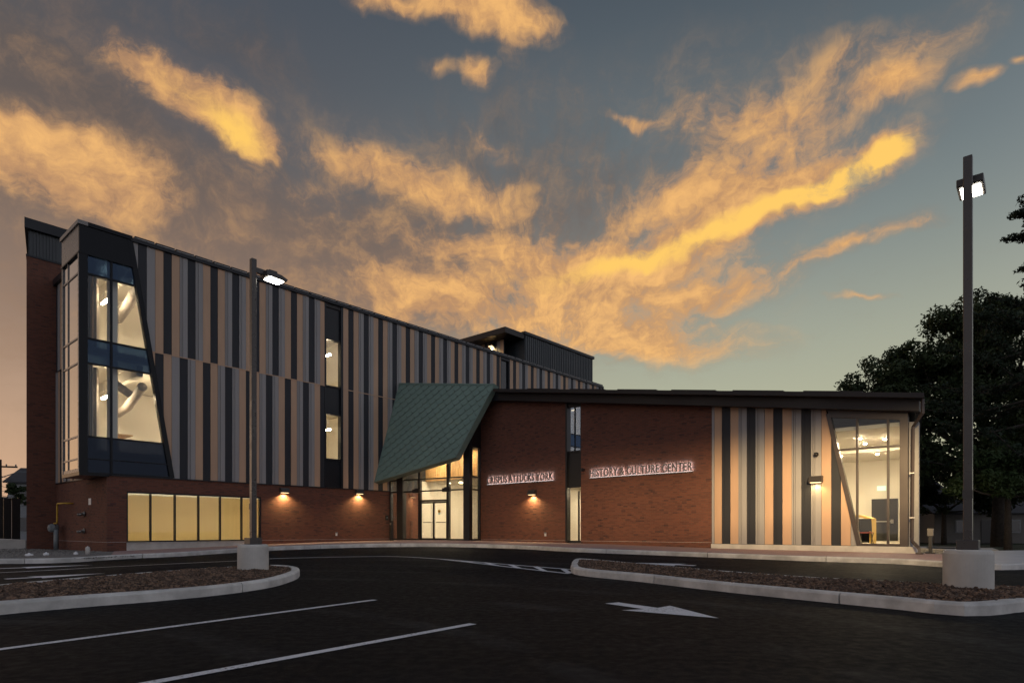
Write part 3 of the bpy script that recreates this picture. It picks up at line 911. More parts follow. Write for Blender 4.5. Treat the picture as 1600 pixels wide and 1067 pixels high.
# strip windows on the tall wing
def pane(parent, poly, d, m='glass'):
    mb_ = MB(); mb_.prism(poly, d); return mb_.build('pane', m, parent)


s = MB()
ya, yb = S1
for z0, z1 in ((3.29, 4.85), (7.22, 8.77), (11.25, 13.15)): s.box(-.14, -.10, ya + .05, yb - .14, z0 + .02, z1 - .02)
for q in (ya, yb - .19): s.box(-.28, .02, q + (.0 if q == ya else .05), q + (.10 if q == ya else .19), 3.29, 13.15)
for z_ in (3.30, 4.77, 7.20, 8.69, 11.22, 13.05): s.box(-.26, -.02, ya + .10, yb - .14, z_, z_ + .07)
sf = s.build('window_frame', 'dark_metal', B)
for z0, z1 in ((4.84, 7.20), (8.76, 11.22)): pane(sf, [(-.12, ya + .1, z0), (-.12, yb - .14, z0), (-.12, yb - .14, z1), (-.12, ya + .1, z1)], (-.012, 0, 0))
s = MB(); ya, yb = S2
s.box(-.28, .02, ya, ya + .06, 8.5, 13.15); s.box(-.28, .02, yb - .12, yb, 8.5, 13.15); s.box(-.26, .02, ya + .06, yb - .12, 12.98, 13.15); s.box(-.2, .06, ya + .06, yb - .12, 8.5, 8.62)
s.box(-.3, -.2, ya + .06, yb - .12, 8.6, 13.1)
sf2 = s.build('window_frame', 'dark_metal', B)
pane(sf2, [(-.12, ya + .06, 8.62), (-.12, yb - .12, 8.62), (-.12, yb - .12, 12.98), (-.12, ya + .06, 12.98)], (-.02, 0, 0), 'dark_glass_solid')

# ---- ground floor windows with glowing shades
ym = [-15.744, -14.80, -13.81, -12.80, -11.82, -10.80, -9.85]
f = MB()
f.box(-.16, -.02, ym[0], ym[-1], 2.56, 2.63); f.box(-.16, -.02, ym[0], ym[-1], .487, .55)
for i, q in enumerate(ym): f.box(-.16, -.02, q - (.03 if 0 < i < 6 else 0) + (0 if i < 6 else -.06), q + (.03 if 0 < i < 6 else (.06 if i == 0 else 0)), .55, 2.56)
gf = f.build('window_frame', 'dark_metal', B)
for i in range(6):
    y0, y1 = ym[i] + (.06 if i == 0 else .03), ym[i + 1] - (.06 if i == 5 else .03)
    pane(gf, [(-.09, y0, .55), (-.09, y1, .55), (-.09, y1, 2.56), (-.09, y0, 2.56)], (-.01, 0, 0))
    sh = MB(); sh.box(-.20, -.196, y0 - .02, y1 + .02, .52, 2.49 if i < 3 else 2.51); sh.build('roller_shade', 'window_shade', gf)
rm = MB(); rm.box(-5.0, -4.9, -16.1, -9.2, .45, 2.95); rm.box(-4.9, -.32, -9.3, -9.2, .45, 2.95); rm.box(-4.9, -.32, -16.16, -16.1, .45, 2.95)
rm.build('interior_wall', 'white_wall', B)
rm = MB(); rm.box(-4.9, -.32, -16.1, -9.3, 2.95, 3.05); rm.build('interior_ceiling', 'ceiling_white', B)
rm = MB(); rm.box(-8.8, -.32, -16.1, -2.2, .35, .45); rm.build('interior_floor', 'room_floor', B)

# ---- projecting corner bay window
f = MB(); XF = .06; YS = -17.45
zz = [3.34, 4.77, 7.72, 8.72, 11.32, 12.08]
ye = slant_y
# parapet and base
f.prism([(XF, YS, 12.12), (XF, ye(12.12) + .0, 12.12), (XF, ye(13.2), 13.2), (XF, YS, 13.2)], (-.10, 0, 0))
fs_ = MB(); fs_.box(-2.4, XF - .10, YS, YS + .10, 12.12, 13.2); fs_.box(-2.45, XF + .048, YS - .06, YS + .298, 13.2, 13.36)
f.box(-.4, XF + .05, YS + .3, -15.55, 13.2, 13.36)
f.box(-2.42, XF + .02, YS - .03, -15.45, 12.06, 12.12)
f.box(-2.4, XF, YS, -16.4, 3.20, 3.34); f.box(-.4, XF, -16.4, -13.97, 3.287, 3.34)
# corner posts and raking jamb
f.box(XF - .14, XF, YS, YS + .30, 3.34, 12.06)
fs_.box(-2.40, -2.28, YS, YS + .14, 3.34, 12.06); fs_.box(XF - .14, XF - .02, YS - .012, YS - .001, 3.34, 12.06)  # pale sheet over the post's side, coloured for the sky it reflects
f.prism([(XF + .01, ye(3.3) - .10, 3.3), (XF + .01, ye(3.3) + .10, 3.3), (XF + .01, ye(13.2) + .10, 13.2), (XF + .01, ye(13.2) - .10, 13.2)], (-.22, 0, 0))
# mullions
f.box(XF - .10, XF - .01, -16.35, -16.27, 3.34, 12.06)
for z_ in zz[1:5]: f.box(XF - .10, XF - .012, YS + .30, ye(z_) - .08, z_ - .035, z_ + .035)
f.box(XF - .10, XF - .012, YS + .30, ye(3.9) - .08, 3.86, 3.90)
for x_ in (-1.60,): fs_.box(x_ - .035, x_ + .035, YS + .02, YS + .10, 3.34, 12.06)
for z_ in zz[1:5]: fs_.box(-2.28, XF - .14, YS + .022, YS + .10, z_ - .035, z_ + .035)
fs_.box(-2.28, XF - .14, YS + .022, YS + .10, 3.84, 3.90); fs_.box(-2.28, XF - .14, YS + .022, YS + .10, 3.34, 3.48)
f.box(-2.4, -2.3, YS + .14, -16.4, 3.34, 12.06)      # return to the end wall
bay = f.build('bay_window', 'bay_metal', B); fs_.build('side_frame', 'bay_metal_skylit', bay)
rf = MB(); rf.box(-2.35, -.0, YS + .12, -15.6, 12.9, 13.0); rf.build('bay_roof', 'roofing', B)
bz = [(3.34, 4.735, 'glass_grey'), (4.805, 7.685, 'glass'), (7.755, 8.685, 'glass_blue'), (8.755, 11.285, 'glass'), (11.355, 12.06, 'glass_blue')]
for z0, z1, gm in bz:
    pane(bay, [(XF - .06, YS + .30, z0), (XF - .06, -16.35, z0), (XF - .06, -16.35, z1), (XF - .06, YS + .30, z1)], (-.012, 0, 0), gm)
    pane(bay, [(XF - .06, -16.27, z0), (XF - .06, ye(z0) - .09, z0), (XF - .06, ye(z1) - .09, z1), (XF - .06, -16.27, z1)], (-.012, 0, 0), gm)
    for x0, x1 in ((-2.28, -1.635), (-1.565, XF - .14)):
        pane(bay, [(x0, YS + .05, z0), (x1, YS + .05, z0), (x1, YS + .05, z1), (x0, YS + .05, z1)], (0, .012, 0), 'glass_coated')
sp = MB(); sp.box(-2.2, -.2, YS + .25, ye(3.4), 3.36, 3.9); sp.build('spandrel', 'dark_metal', B)
# interiors behind bay and strip windows
rm = MB()
for z0, z1 in ((4.30, 8.1), (8.45, 12.75)):
    rm.box(-7.0, -6.9, -16.15, -2.2, z0, z1); rm.box(-6.9, -.32, -2.3, -2.2, z0, z1); rm.box(-6.9, -2.5, -16.16, -16.06, z0, z1)
rm.build('interior_wall', 'white_wall', B)
rm = MB(); rm.box(-6.9, -.32, -16.1, -2.3, 8.12, 8.22); rm.box(-2.35, -.10, -17.3, -16.1, 8.12, 8.22); rm.box(-6.9, -.32, -16.1, -2.3, 12.75, 12.85); rm.box(-2.35, -.1, -17.3, -16.1, 12.75, 12.85)
rm.build('interior_ceiling', 'ceiling_white', B)
rm = MB(); rm.box(-6.9, -.32, -16.1, -2.3, 4.1, 4.3); rm.box(-2.35, -.12, -17.3, -16.1, 4.1, 4.3); rm.box(-6.9, -.32, -16.1, -2.3, 8.24, 8.45); rm.box(-2.35, -.12, -17.3, -16.1, 8.24, 8.45)
rm.build('interior_floor', 'room_floor', B)
rm = MB()
for z0, z1 in ((4.30, 8.1), (8.45, 12.74)):
    rm.box(-.75, -.40, -16.25, -15.95, z0, z1); rm.box(-2.45, -2.2, -17.2, -16.7, z0, z1); rm.box(-6.8, -.5, -15.2, -14.95, z1 - .45, z1)
rm.build('interior_column', 'white_wall', B)

# ---- stair tower at the far left
tp = lambda e, z: [(-7.5 + e, -17.65 - e, z), (-7.5 + e, -12.5, z), (-12, -12.5, z), (-12, -16.62 - e, z)]      # skewed in plan
t = MB(); t.prism(tp(0, 0), (0, 0, 14.1)); t.build('tower_wall', 'brick', B)
t = MB(); t.prism(tp(-.1, 14.1), (0, 0, 1.25))
for k in range(9): t.box(-7.6, -7.565, -17.5 + k * .13, -17.46 + k * .13, 14.12, 15.33)
t.build('tower_cladding', 'ribbed_metal', B)
t = MB(); t.prism(tp(.10, 15.33), (0, 0, .49)); t.prism(tp(.03, 14.02), (0, 0, .10)); t.build('tower_roof', 'dark_metal', B, bevel=.01)

# ---- roof-top plant room with porch
p = MB(); p.box(-8.5, -.8, 11.24, 20.34, 13.0, 15.72)
y = 11.3
while y < 20.3: p.box(-.80, -.765, y, y + .045, 13.2, 15.70); y += .24
p.build('plant_room', 'ribbed_metal', B)
p = MB(); p.box(-8.6, -.68, 11.12, 20.46, 15.70, 15.92); p.build('plant_room_coping', 'dark_metal', B, bevel=.01)
p = MB(); p.box(-7.2, -.78, 9.0, 11.12, 15.34, 15.76); p.build('porch_roof', 'fascia', B, bevel=.01)
p = MB(); p.box(-7.0, -2.0, 10.2, 10.3, 13.1, 15.34); pw = p.build('porch_wall', 'wall_back', B)
for k in range(15):
    panel_poly(PAT[k % 6], -6.95 + k * .33, -6.62 + k * .33, 13.2, 15.34, 'y', 10.205).build('cladding_panel', CM[PAT[k % 6]], pw)

# ---- low wing: walls
w = MB(); zw = lambda x: zt(x) - .42
for x0, x1 in ((5.38, 11.20), (12.14, 18.67)):
    w.prism([(x0, 0, 0), (x1, 0, 0), (x1, 0, zw(x1)), (x0, 0, zw(x0))], (0, .30, 0))
w.build('brick_wall', 'brick', B)
for q in ((5.40, 11.19), (12.15, 18.66)): MB().box(*q, -.012, .05, .487, .495).build('base_flashing', 'walk_concrete', B)
pl = MB(); pl.box(18.68, 25.86, -.10, .3, 0, .438); pl.build('plinth', 'concrete', B, bevel=.012)
w = MB(); w.prism([(18.68, .02, .438), (24.1, .02, .438), (23.0, .02, zw(23.0)), (18.68, .02, zw(18.68))], (0, .25, 0)); w.build('back_up_wall', 'wall_back', B)
cr = MB(); cr.box(18.70, 18.71, .0, .01, .45, .46); cr = cr.build('cladding_wall', 'wall_back', B)
xs_ = 23.073; slx = lambda z: 24.136 - (z - .431) * (24.136 - 23.107) / (5.293 - .431)
ru = [1112.2, 1116.4, 1128.0, 1141.3, 1154.0, 1167.2, 1180.8, 1195.0, 1208.4, 1222.6, 1237.2, 1252.3, 1267.5, 1283.6, 1299.0, 1314.0, 1329.5, 1345]


def front_x(u):
    d = Vector(((u - 800) / FPX, 1, 0)); k = ORG.dot(BY) / d.dot(BY); return (d * k - ORG).dot(BX)


RX = [front_x(u) for u in ru]
for i, kind in enumerate('gtdtgdgtdtgdgtdtg'):
    x0, x1 = RX[i], RX[i + 1]; zb = .452; top = lambda x: zt(x) - .50
    xe = lambda z: slx(z) - .05
    if x0 >= xe(zb): continue
    if x1 <= xe(top(x1)):
        panel_poly(kind if i else 't', x0, x1, zb, 0, 'y', .02, top(x0), top(x1), zb, zb).build('cladding_panel', 'grey_panel' if i == 0 else CM[kind], cr)
    else:
        zat = lambda x: .431 + (24.136 - (x + .05)) / (24.136 - 23.107) * (5.293 - .431)
        g_ = .006; a_, b_ = x0 + g_, x1 - g_
        pts = [(a_, .02, zb)]
        if zat(b_) < zb: pts += [(xe(zb), .02, zb)]
        else: pts += [(b_, .02, zb), (b_, .02, min(top(b_), zat(b_)))]
        ta = min(top(a_), zat(a_)); pts += [(a_, .02, ta)] if zat(a_) <= top(a_) else [((xe(top(23.1))), .02, top(23.1)), (a_, .02, top(a_))]
        mb_ = MB(); mb_.prism(pts, (0, -.035, 0)); mb_.build('cladding_panel', CM[kind], cr)
# strip window between the brick panels
s = MB(); s.box(11.20, 11.30, .0, .3, .42, zw(11.25)); s.box(12.08, 12.138, .06, .3, .42, zw(12.1))
s.prism([(11.3, .08, 7.02), (12.08, .08, 6.98), (12.08, .08, zw(12.1)), (11.3, .08, zw(11.3))], (0, .2, 0))
for z_ in (.42, 3.08, 4.80): s.box(11.3, 12.08, .08, .25, z_, z_ + .07)
s.box(11.3, 12.08, .14, .18, 3.15, 4.80); s.box(11.88, 11.92, .11, .22, .49, 2.9)
sf = s.build('window_frame', 'black_paint', B)
pane(sf, [(11.3, .16, .49), (12.08, .16, .49), (12.08, .16, 3.08), (11.3, .16, 3.08)], (0, .012, 0))
pane(sf, [(11.3, .16, 4.87), (12.08, .16, 4.87), (12.08, .16, 6.99), (11.3, .16, 6.99)], (0, .012, 0), 'glass_mirror')
# corner glazing with raking jamb
f = MB()
f.prism([(slx(.438) - .07, -.08, .438), (slx(.438) + .07, -.08, .438), (slx(5.25) + .07, -.08, 5.25), (slx(5.25) - .07, -.08, 5.25)], (0, .22, 0))
f.box(25.38, 25.62, -.08, .16, .438, zw(25.5)); f.box(24.2, 25.38, -.06, .12, .438, .53)
f.prism([(23.17, -.06, zt(23.17) - .80), (25.38, -.06, zt(25.38) - .79), (25.38, -.06, zw(25.38)), (23.05, -.06, zw(23.05))], (0, .18, 0))
f.box(24.03, 24.09, -.05, .10, .90, zt(24.05) - .78); f.box(24.99, 25.05, -.05, .10, .53, zt(25) - .78); f.box(slx(3.9) + .06, 25.38, -.048, .10, 3.87, 3.93)
cg = f.build('window_frame', 'brown_metal', B)
ztp = lambda x: zt(x) - .79
def cpane(pts): pane(cg, [(x, .02, z) for x, z in pts], (0, .012, 0))
e = .06
cpane([(slx(.93) + e, .93), (24.03, .93 + .001), (24.03, 3.87), (slx(3.87) + e, 3.87)]); cpane([(slx(3.93) + e, 3.93), (24.03, 3.93), (24.03, ztp(24.03)), (slx(5.1) + e, ztp(23.2))])
cpane([(24.09, .53), (24.99, .53), (24.99, 3.87), (24.09, 3.87)]); cpane([(24.09, 3.93), (24.99, 3.93), (24.99, ztp(24.99)), (24.09, ztp(24.09))])
cpane([(25.05, .53), (25.38, .53), (25.38, 3.87), (25.05, 3.87)]); cpane([(25.05, 3.93), (25.38, 3.93), (25.38, ztp(25.38)), (25.05, ztp(25.05))])
# end wall, skewed, and pier
w = MB(); w.prism([(25.62, .16, .2), (25.88, .30, .2), (25.86, .62, .2), (23.9, 13.6, .2), (23.6, 13.6, .2)], (0, 0, 4.5)); w.build('end_wall', 'end_render', B)
w = MB(); w.box(8.0, 23.8, 13.3, 13.6, 0, 5.6); w.box(5.4, 5.7, .3, 13.3, 5.6, 7.4); w.build('rear_wall', 'wall_back', B)
# sloping roof with fascias
r_ = MB(); x0, x1 = 7.2, 26.2
r_.add([(x, y_, zt(x) + d_) for d_ in (-.16, 0) for x, y_ in ((x0, -.9), (x1, -.9), (23.95, 14.1), (x0, 14.1))], [(3, 2, 1, 0), (4, 5, 6, 7), (0, 1, 5, 4), (1, 2, 6, 5), (2, 3, 7, 6), (3, 0, 4, 7)]); r_.build('sloping_roof', 'fascia', B)
r_ = MB(); r_.prism([(x0, -.5, zt(x0) - .54), (26.0, -.5, zt(26.0) - .54), (26.0, -.5, zt(26.0) - .163), (x0, -.5, zt(x0) - .163)], (0, .42, 0))
r_.prism([(26.0, -.08, zt(26.0) - .54), (23.85, 13.9, zt(26.0) - .54), (23.85, 13.9, zt(26.0) - .163), (26.0, -.08, zt(26.0) - .163)], (-.15, 0, 0)); r_.build('fascia_board', 'fascia', B)
r_ = MB(); r_.prism([(5.4, -.5, zt(5.4) - .56), (x0 - .002, -.5, zt(x0) - .56), (x0 - .002, -.5, zt(x0) - .02), (5.4, -.5, zt(5.4) - .02)], (0, 1.0, 0)); r_.build('roof_corner', 'dark_metal', B)
# standing seams showing along the roof edge
for k in range(6):
    xx = 9.5 + k * 2.6; sm = MB(); sm.prism([(xx, -.88, zt(xx)), (xx + 1.9, -.88, zt(xx + 1.9)), (xx + 1.9, -.88, zt(xx + 1.9) + .035), (xx, -.88, zt(xx) + .035)], (0, .5, 0)); sm.build('roof_seam', 'fascia', B)
# downpipe
d = MB(); DP = [(26.12, -.62, zt(26.1) - .16), (26.12, -.62, zt(26.1) - .62), (25.78, -.14, zt(26.1) - .98), (25.75, -.14, .75), (25.78, -.26, .62), (26.02, -.62, .40), (26.04, -.66, .26)]
d.tube(DP, .055, 4); d.box(25.95, 26.15, -.84, -.58, .22, .27); dp = d.build('downpipe', 'brown_metal', B)
for z_ in (1.4, 2.9): k_ = MB(); k_.box(25.68, 25.82, -.21, -.07, z_, z_ + .04); k_.build('pipe_strap', 'walk_concrete', dp)

# ---- low wing interiors
rm = MB(); rm.box(18.6, 23.9, 12.2, 12.35, .40, 5.0); rm.box(18.5, 18.62, .32, 12.2, .40, 5.0)
rm.prism([(25.45, .33, .4), (25.57, .33, .4), (23.55, 12.2, .4), (23.43, 12.2, .4)], (0, 0, 4.6)); rm.build('interior_wall', 'white_wall', B)
rm = MB(); rm.prism([(18.6, .32, 4.62), (25.5, .32, 4.62), (23.5, 12.2, 4.62), (18.6, 12.2, 4.62)], (0, 0, .13)); rm.box(18.6, 24.5, 5.5, 6.0, 4.35, 4.62); rm.build('interior_ceiling', 'ceiling_white', B)
rm = MB(); rm.prism([(5.6, .31, .30), (25.6, .31, .30), (23.7, 13.3, .30), (5.6, 13.3, .30)], (0, 0, .155)); rm.prism([(0.02, -1.9, .30), (5.4, -1.03, .30), (5.4, .31, .30), (5.6, .31, .30), (5.6, 13.3, .30), (.02, 13.3, .30)], (0, 0, .155)); rm.build('interior_floor', 'room_floor', B)
dr = MB(); dr.box(22.10, 23.28, 12.10, 12.2, .46, 2.62); dr = dr.build('interior_door', 'black_paint', B)
pb = MB(); pb.box(22.25, 23.1, 12.02, 12.06, 1.42, 1.48); pb.box(22.98, 23.1, 12.0, 12.1, 1.35, 1.55); pb.build('push_bar', 'steel', dr)

# ---- entrance: canopy, glazing, doors
A_, D_ = Vector((0, -1.28, 9.696)), Vector((0, -3.081, 3.726)); B_, C_ = Vector((7.124, -.66, 8.661)), Vector((5.604, -2.018, 4.819))
cn = (B_ - A_).cross(D_ - A_).normalized()
if cn.y > 0: cn = -cn
U_ = (B_ - A_).normalized(); V_ = cn.cross(U_)
if V_.z > 0: V_ = -V_
tb = MB(); tb.prism([A_, B_, C_, D_], -cn * .30); can = tb.build('canopy', 'dark_metal', B)


def clip(poly, quad):
    out = poly
    n = len(quad); area = sum(quad[i][0] * quad[(i + 1) % n][1] - quad[(i + 1) % n][0] * quad[i][1] for i in range(n))
    sg = 1 if area > 0 else -1
    for i in range(n):
        a_, b_ = quad[i], quad[(i + 1) % n]; new = []
        sd = lambda p_: sg * ((b_[0] - a_[0]) * (p_[1] - a_[1]) - (b_[1] - a_[1]) * (p_[0] - a_[0]))
        for j in range(len(out)):
            p_, q_ = out[j], out[(j + 1) % len(out)]; dp_, dq_ = sd(p_), sd(q_)
            if dp_ >= 0: new.append(p_)
            if (dp_ >= 0) != (dq_ >= 0): t_ = dp_ / (dp_ - dq_); new.append((p_[0] + (q_[0] - p_[0]) * t_, p_[1] + (q_[1] - p_[1]) * t_))
        out = new
        if not out: return []
    return out


to2 = lambda P: ((P - A_).dot(U_), (P - A_).dot(V_))
quad = [to2(p_) for p_ in (A_, B_, C_, D_)]
ctr = (sum(p_[0] for p_ in quad) / 4, sum(p_[1] for p_ in quad) / 4)
qin = [(p_[0] + (ctr[0] - p_[0]) * .012, p_[1] + (ctr[1] - p_[1]) * .012) for p_ in quad]
SW, SH = .60, .56
# scale outline: a diamond whose lower edges bulge and whose upper edges are hollowed to match, V axis runs down the slope
bl_ = .055
low_r = [(.5 - .5 * t_ + bl_ * math.sin(math.pi * t_), .5 * t_ + bl_ * math.sin(math.pi * t_)) for t_ in (0, .25, .5, .75)]
low_l = [(-.5 * t_ - bl_ * math.sin(math.pi * t_), .5 - .5 * t_ + bl_ * math.sin(math.pi * t_)) for t_ in (0, .25, .5, .75)]
up_l = [(-.5 + .5 * t_ + bl_ * math.sin(math.pi * t_), -.5 * t_ + bl_ * math.sin(math.pi * t_)) for t_ in (0, .25, .5, .75)]
up_r = [(.5 * t_ - bl_ * math.sin(math.pi * t_), -.5 + .5 * t_ + bl_ * math.sin(math.pi * t_)) for t_ in (0, .25, .5, .75)]
shape = [(x * SW, y * SH) for x, y in low_r + low_l + up_l + up_r]
u0, u1 = min(p_[0] for p_ in quad) - .5, max(p_[0] for p_ in quad) + .5; v1 = max(p_[1] for p_ in quad) + .5
row = 0; vv = -.1; nsc = 0
while vv < v1:
    uu = u0 + (row % 2) * SW * .5
    while uu < u1:
        cp_ = clip([(uu + x * .952, vv + y * .952) for x, y in shape], qin)
        if len(cp_) >= 3:
            ar = abs(sum(cp_[i][0] * cp_[(i + 1) % len(cp_)][1] - cp_[(i + 1) % len(cp_)][0] * cp_[i][1] for i in range(len(cp_)))) / 2
            if ar > .006:
                tl = random.uniform(-.0025, .0025)
                lift = lambda x, y: .012 + .028 * ((y - vv) / SH + .5) + tl * (x - uu) / SW
                top = [A_ + U_ * x + V_ * y + cn * lift(x, y) for x, y in cp_]
                n_ = len(top); cvec = sum(top, Vector()) / n_
                rim = [q_ + (cvec - q_) * .06 for q_ in top]
                mb_ = MB(); bot = [A_ + U_ * x + V_ * y + cn * .002 for x, y in cp_]
                vs_ = [q_ + cn * .006 for q_ in rim] + top + bot
                fs_ = [tuple(range(n_))] + [(i, i + n_, (i + 1) % n_ + n_, (i + 1) % n_) for i in range(n_)] + [(i + n_, i + 2 * n_, (i + 1) % n_ + 2 * n_, (i + 1) % n_ + n_) for i in range(n_)]
                mb_.add(vs_, fs_)
                o = mb_.build('metal_scale', 'green_scale', can)
                bm_ = bmesh.new(); bm_.from_mesh(o.data); bmesh.ops.recalc_face_normals(bm_, faces=bm_.faces[:]); bm_.to_mesh(o.data); bm_.free(); nsc += 1
        uu += SW
    vv += SH * .5; row += 1
tr = MB()
for p_, q_ in ((A_, B_), (B_, C_), (C_, D_), (D_, A_)):
    mid_ = (p_ + q_) / 2; inw = (A_ + B_ + C_ + D_) / 4 - mid_; dr_ = (q_ - p_).normalized(); inw = (inw - dr_ * inw.dot(dr_)).normalized() * .07
    tr.prism([p_ - inw * .2 - cn * .31, q_ - inw * .2 - cn * .31, q_ + inw - cn * .31, p_ + inw - cn * .31], cn * .365)
tr.build('edge_trim', 'green_trim', can)

gd = Vector((5.38, .87, 0)).normalized(); gn = Vector((gd.y, -gd.x, 0))       # along the glass line, outward
G0 = Vector((0, -1.97, 0))


def gbox(mb_, a_, b_, z0, z1, d0, d1):
    """box along the entrance glass line: a..b along it, d0..d1 outward"""
    p_ = [G0 + gd * a_ + gn * d0, G0 + gd * b_ + gn * d0, G0 + gd * b_ + gn * d1, G0 + gd * a_ + gn * d1]
    mb_.prism([(q_.x, q_.y, z0) for q_ in p_], (0, 0, z1 - z0))


def gs(x): return x / gd.x


f = MB(); ZF = .44
for a_, b_, dd in ((.0, .10, .08), (.65, 1.09, .16), (2.17, 2.30, .08), (4.20, 4.34, .08), (5.40, 5.80, .16)): gbox(f, a_, b_, ZF, 5.55, -.12, dd)
for z_ in (3.2, 3.875): gbox(f, .10, 5.4, z_ - .035, z_ + .035, -.08, .05)
gbox(f, 2.30, 4.20, 2.60, 2.70, -.08, .06)
for a_, b_ in ((.1, .65), (1.09, 2.17), (4.34, 5.4)): gbox(f, a_, b_, ZF, ZF + .09, -.08, .05)
hp = [G0 + gd * 0 + gn * -.12, G0 + gd * 5.8 + gn * -.12]
f.prism([(hp[0].x, hp[0].y, 5.5), (hp[1].x, hp[1].y, 5.5), (hp[1].x, hp[1].y, 7.7), (hp[0].x, hp[0].y, 6.5)], gn * .22)
# short return to the brick
q0 = Vector((5.725, -1.044, 0)); q1 = Vector((5.40, -.0, 0)); qd = (q1 - q0).normalized(); qn = Vector((qd.y, -qd.x, 0)); QL = (q1 - q0).length
def qbox(mb_, a_, b_, z0, z1, d0=-.1, d1=.04):
    p_ = [q0 + qd * a_ + qn * d0, q0 + qd * b_ + qn * d0, q0 + qd * b_ + qn * d1, q0 + qd * a_ + qn * d1]
    mb_.prism([(q_.x, q_.y, z0) for q_ in p_], (0, 0, z1 - z0))
qbox(f, QL - .1, QL, ZF, 5.5)
for z_ in (3.2, 3.875): qbox(f, 0, QL - .1, z_ - .035, z_ + .035, -.08, .03)
qbox(f, 0, QL - .1, ZF, ZF + .09); qbox(f, 0, QL + .02, 5.5, 8.0)
ent = f.build('entrance_frame', 'black_paint', B)
for a_, b_ in ((.10, .65), (1.09, 2.17), (4.34, 5.4)):
    for z0, z1 in ((ZF + .09, 3.165), (3.235, 3.84), (3.91, 5.5)):
        mb_ = MB(); gbox(mb_, a_, b_, z0, z1, -.03, -.018); mb_.build('pane', 'glass', ent)
for z0, z1 in ((2.70, 3.165), (3.235, 3.84), (3.91, 5.5)):
    mb_ = MB(); gbox(mb_, 2.30, 4.20, z0, z1, -.03, -.018); mb_.build('pane', 'glass', ent)
for z0, z1 in ((ZF + .09, 3.165), (3.235, 3.84), (3.91, 5.5)):
    mb_ = MB(); qbox(mb_, 0, QL - .1, z0, z1, -.03, -.018); mb_.build('pane', 'glass', ent)
for k, (a_, b_) in enumerate(((2.31, 3.245), (3.255, 4.19))):
    mb_ = MB()
    gbox(mb_, a_, a_ + .06, ZF + .01, 2.59, -.03, .02); gbox(mb_, b_ - .06, b_, ZF + .01, 2.59, -.03, .02)
    gbox(mb_, a_ + .06, b_ - .06, ZF + .01, ZF + .12, -.03, .02); gbox(mb_, a_ + .06, b_ - .06, 2.50, 2.59, -.03, .02)
    dr = mb_.build('door', 'black_paint', B)
    mb_ = MB(); gbox(mb_, a_ + .06, b_ - .06, ZF + .12, 2.50, -.012, .0); mb_.build('glass', 'glass', dr)
    h = b_ - .10 if k == 0 else a_ + .10
    mb_ = MB(); P0 = G0 + gd * h + gn * .075; mb_.tube([(P0.x, P0.y, .62), (P0.x, P0.y, 2.5)], .018, 8)
    for z_ in (.75, 2.38): q_ = G0 + gd * h; mb_.tube([(q_.x, q_.y, z_), (P0.x, P0.y, z_)], .01, 6)
    mb_.build('pull_handle', 'steel', dr, smooth=True)
    mb_ = MB(); gbox(mb_, a_ + .10, b_ - .16, 1.42, 1.46, -.09, -.06); mb_.build('push_bar', 'cast_metal', dr)
    if k == 1:
        mb_ = MB(); gbox(mb_, 3.55, 3.72, 1.98, 2.12, .002, .006); mb_.build('notice', 'yellow_paint', dr)
        mb_ = MB(); gbox(mb_, 3.55, 3.72, 1.88, 1.96, .002, .006); mb_.build('notice', 'teal_sign', dr)
# lobby
rm = MB(); rm.box(-.3, .0, .302, 6.7, .3, 4.0); rm.box(.02, 11.0, 6.6, 6.75, .46, 4.0); rm.box(10.4, 10.5, .32, 6.6, .46, 4.0); rm.build('interior_wall', 'white_wall', B)
rm = MB(); rm.box(.02, 10.4, .8, 6.6, 3.95, 4.05); rm.prism([(.02, -1.8, 5.6), (5.5, -.95, 5.6), (5.3, .1, 5.6), (5.3, .8, 5.6), (.02, .8, 5.6)], (0, 0, .1)); rm.build('interior_ceiling', 'ceiling_white', B)
rm = MB()
for k in range(26): rm.box(.02 + k * .2, .20 + k * .2, .72, .80, 4.0, 5.6)
wd = rm.build('timber_bulkhead', 'wood', B)
rm = MB(); rm.box(4.6, 6.4, 4.0, 4.15, .46, 2.0); rm.build('reception_panel', 'green_panel', B)
rm = MB(); rm.box(5.0, 5.06, 4.4, 4.5, .46, 2.3); rm.box(10.6, 17.5, 5.9, 6.0, .46, 4.4); rm.build('interior_wall', 'white_wall', B)
rm = MB(); rm.box(10.6, 17.5, .32, 5.9, 3.2, 3.3); rm.build('interior_ceiling', 'ceiling_white', B)

# ================================================================== THINGS ON THE BUILDING
def wall_pack(p, rotz, label, power=9., light=True, wide=.46):
    o = empty('wall_lamp', bw(*p), BROT + rotz, label, 'wall lamp', 'wall lamps on the building')
    mb_ = MB(); mb_.prism([(-wide / 2, 0, 0), (-wide / 2, -.24, .0), (-wide / 2, -.26, .05), (-wide / 2, -.17, .23), (-wide / 2, 0, .25)], (wide, 0, 0)); mb_.build('housing', 'lamp_metal', o, bevel=.012)
    mb_ = MB(); mb_.box(-wide / 2 + .05, wide / 2 - .05, -.21, -.06, -.012, .004); mb_.build('lens', 'pack_lens', o)
    if light: spot('lamp_light', o, (0, -.15, -.03), (0, -.06, -1.0), power, (1.0, .70, .30), 150, .6, .06)
    return o


wall_pack((.0, -8.68, 2.88), R(90), 'black wall lamp above the brick right of the glowing windows', 230)
wall_pack((.0, -4.19, 3.02), R(90), 'black wall lamp on the brick next to the entrance glazing', 230)
wall_pack((9.18, .0, 2.81), 0, 'black wall lamp under the left hand sign', 210)
wall_pack((22.72, -.03, 2.76), 0, 'black wall lamp on the striped panels', 36)
wall_pack((-3.2, 10.17, 15.02), 0, 'lit lamp under the roof porch', 260)


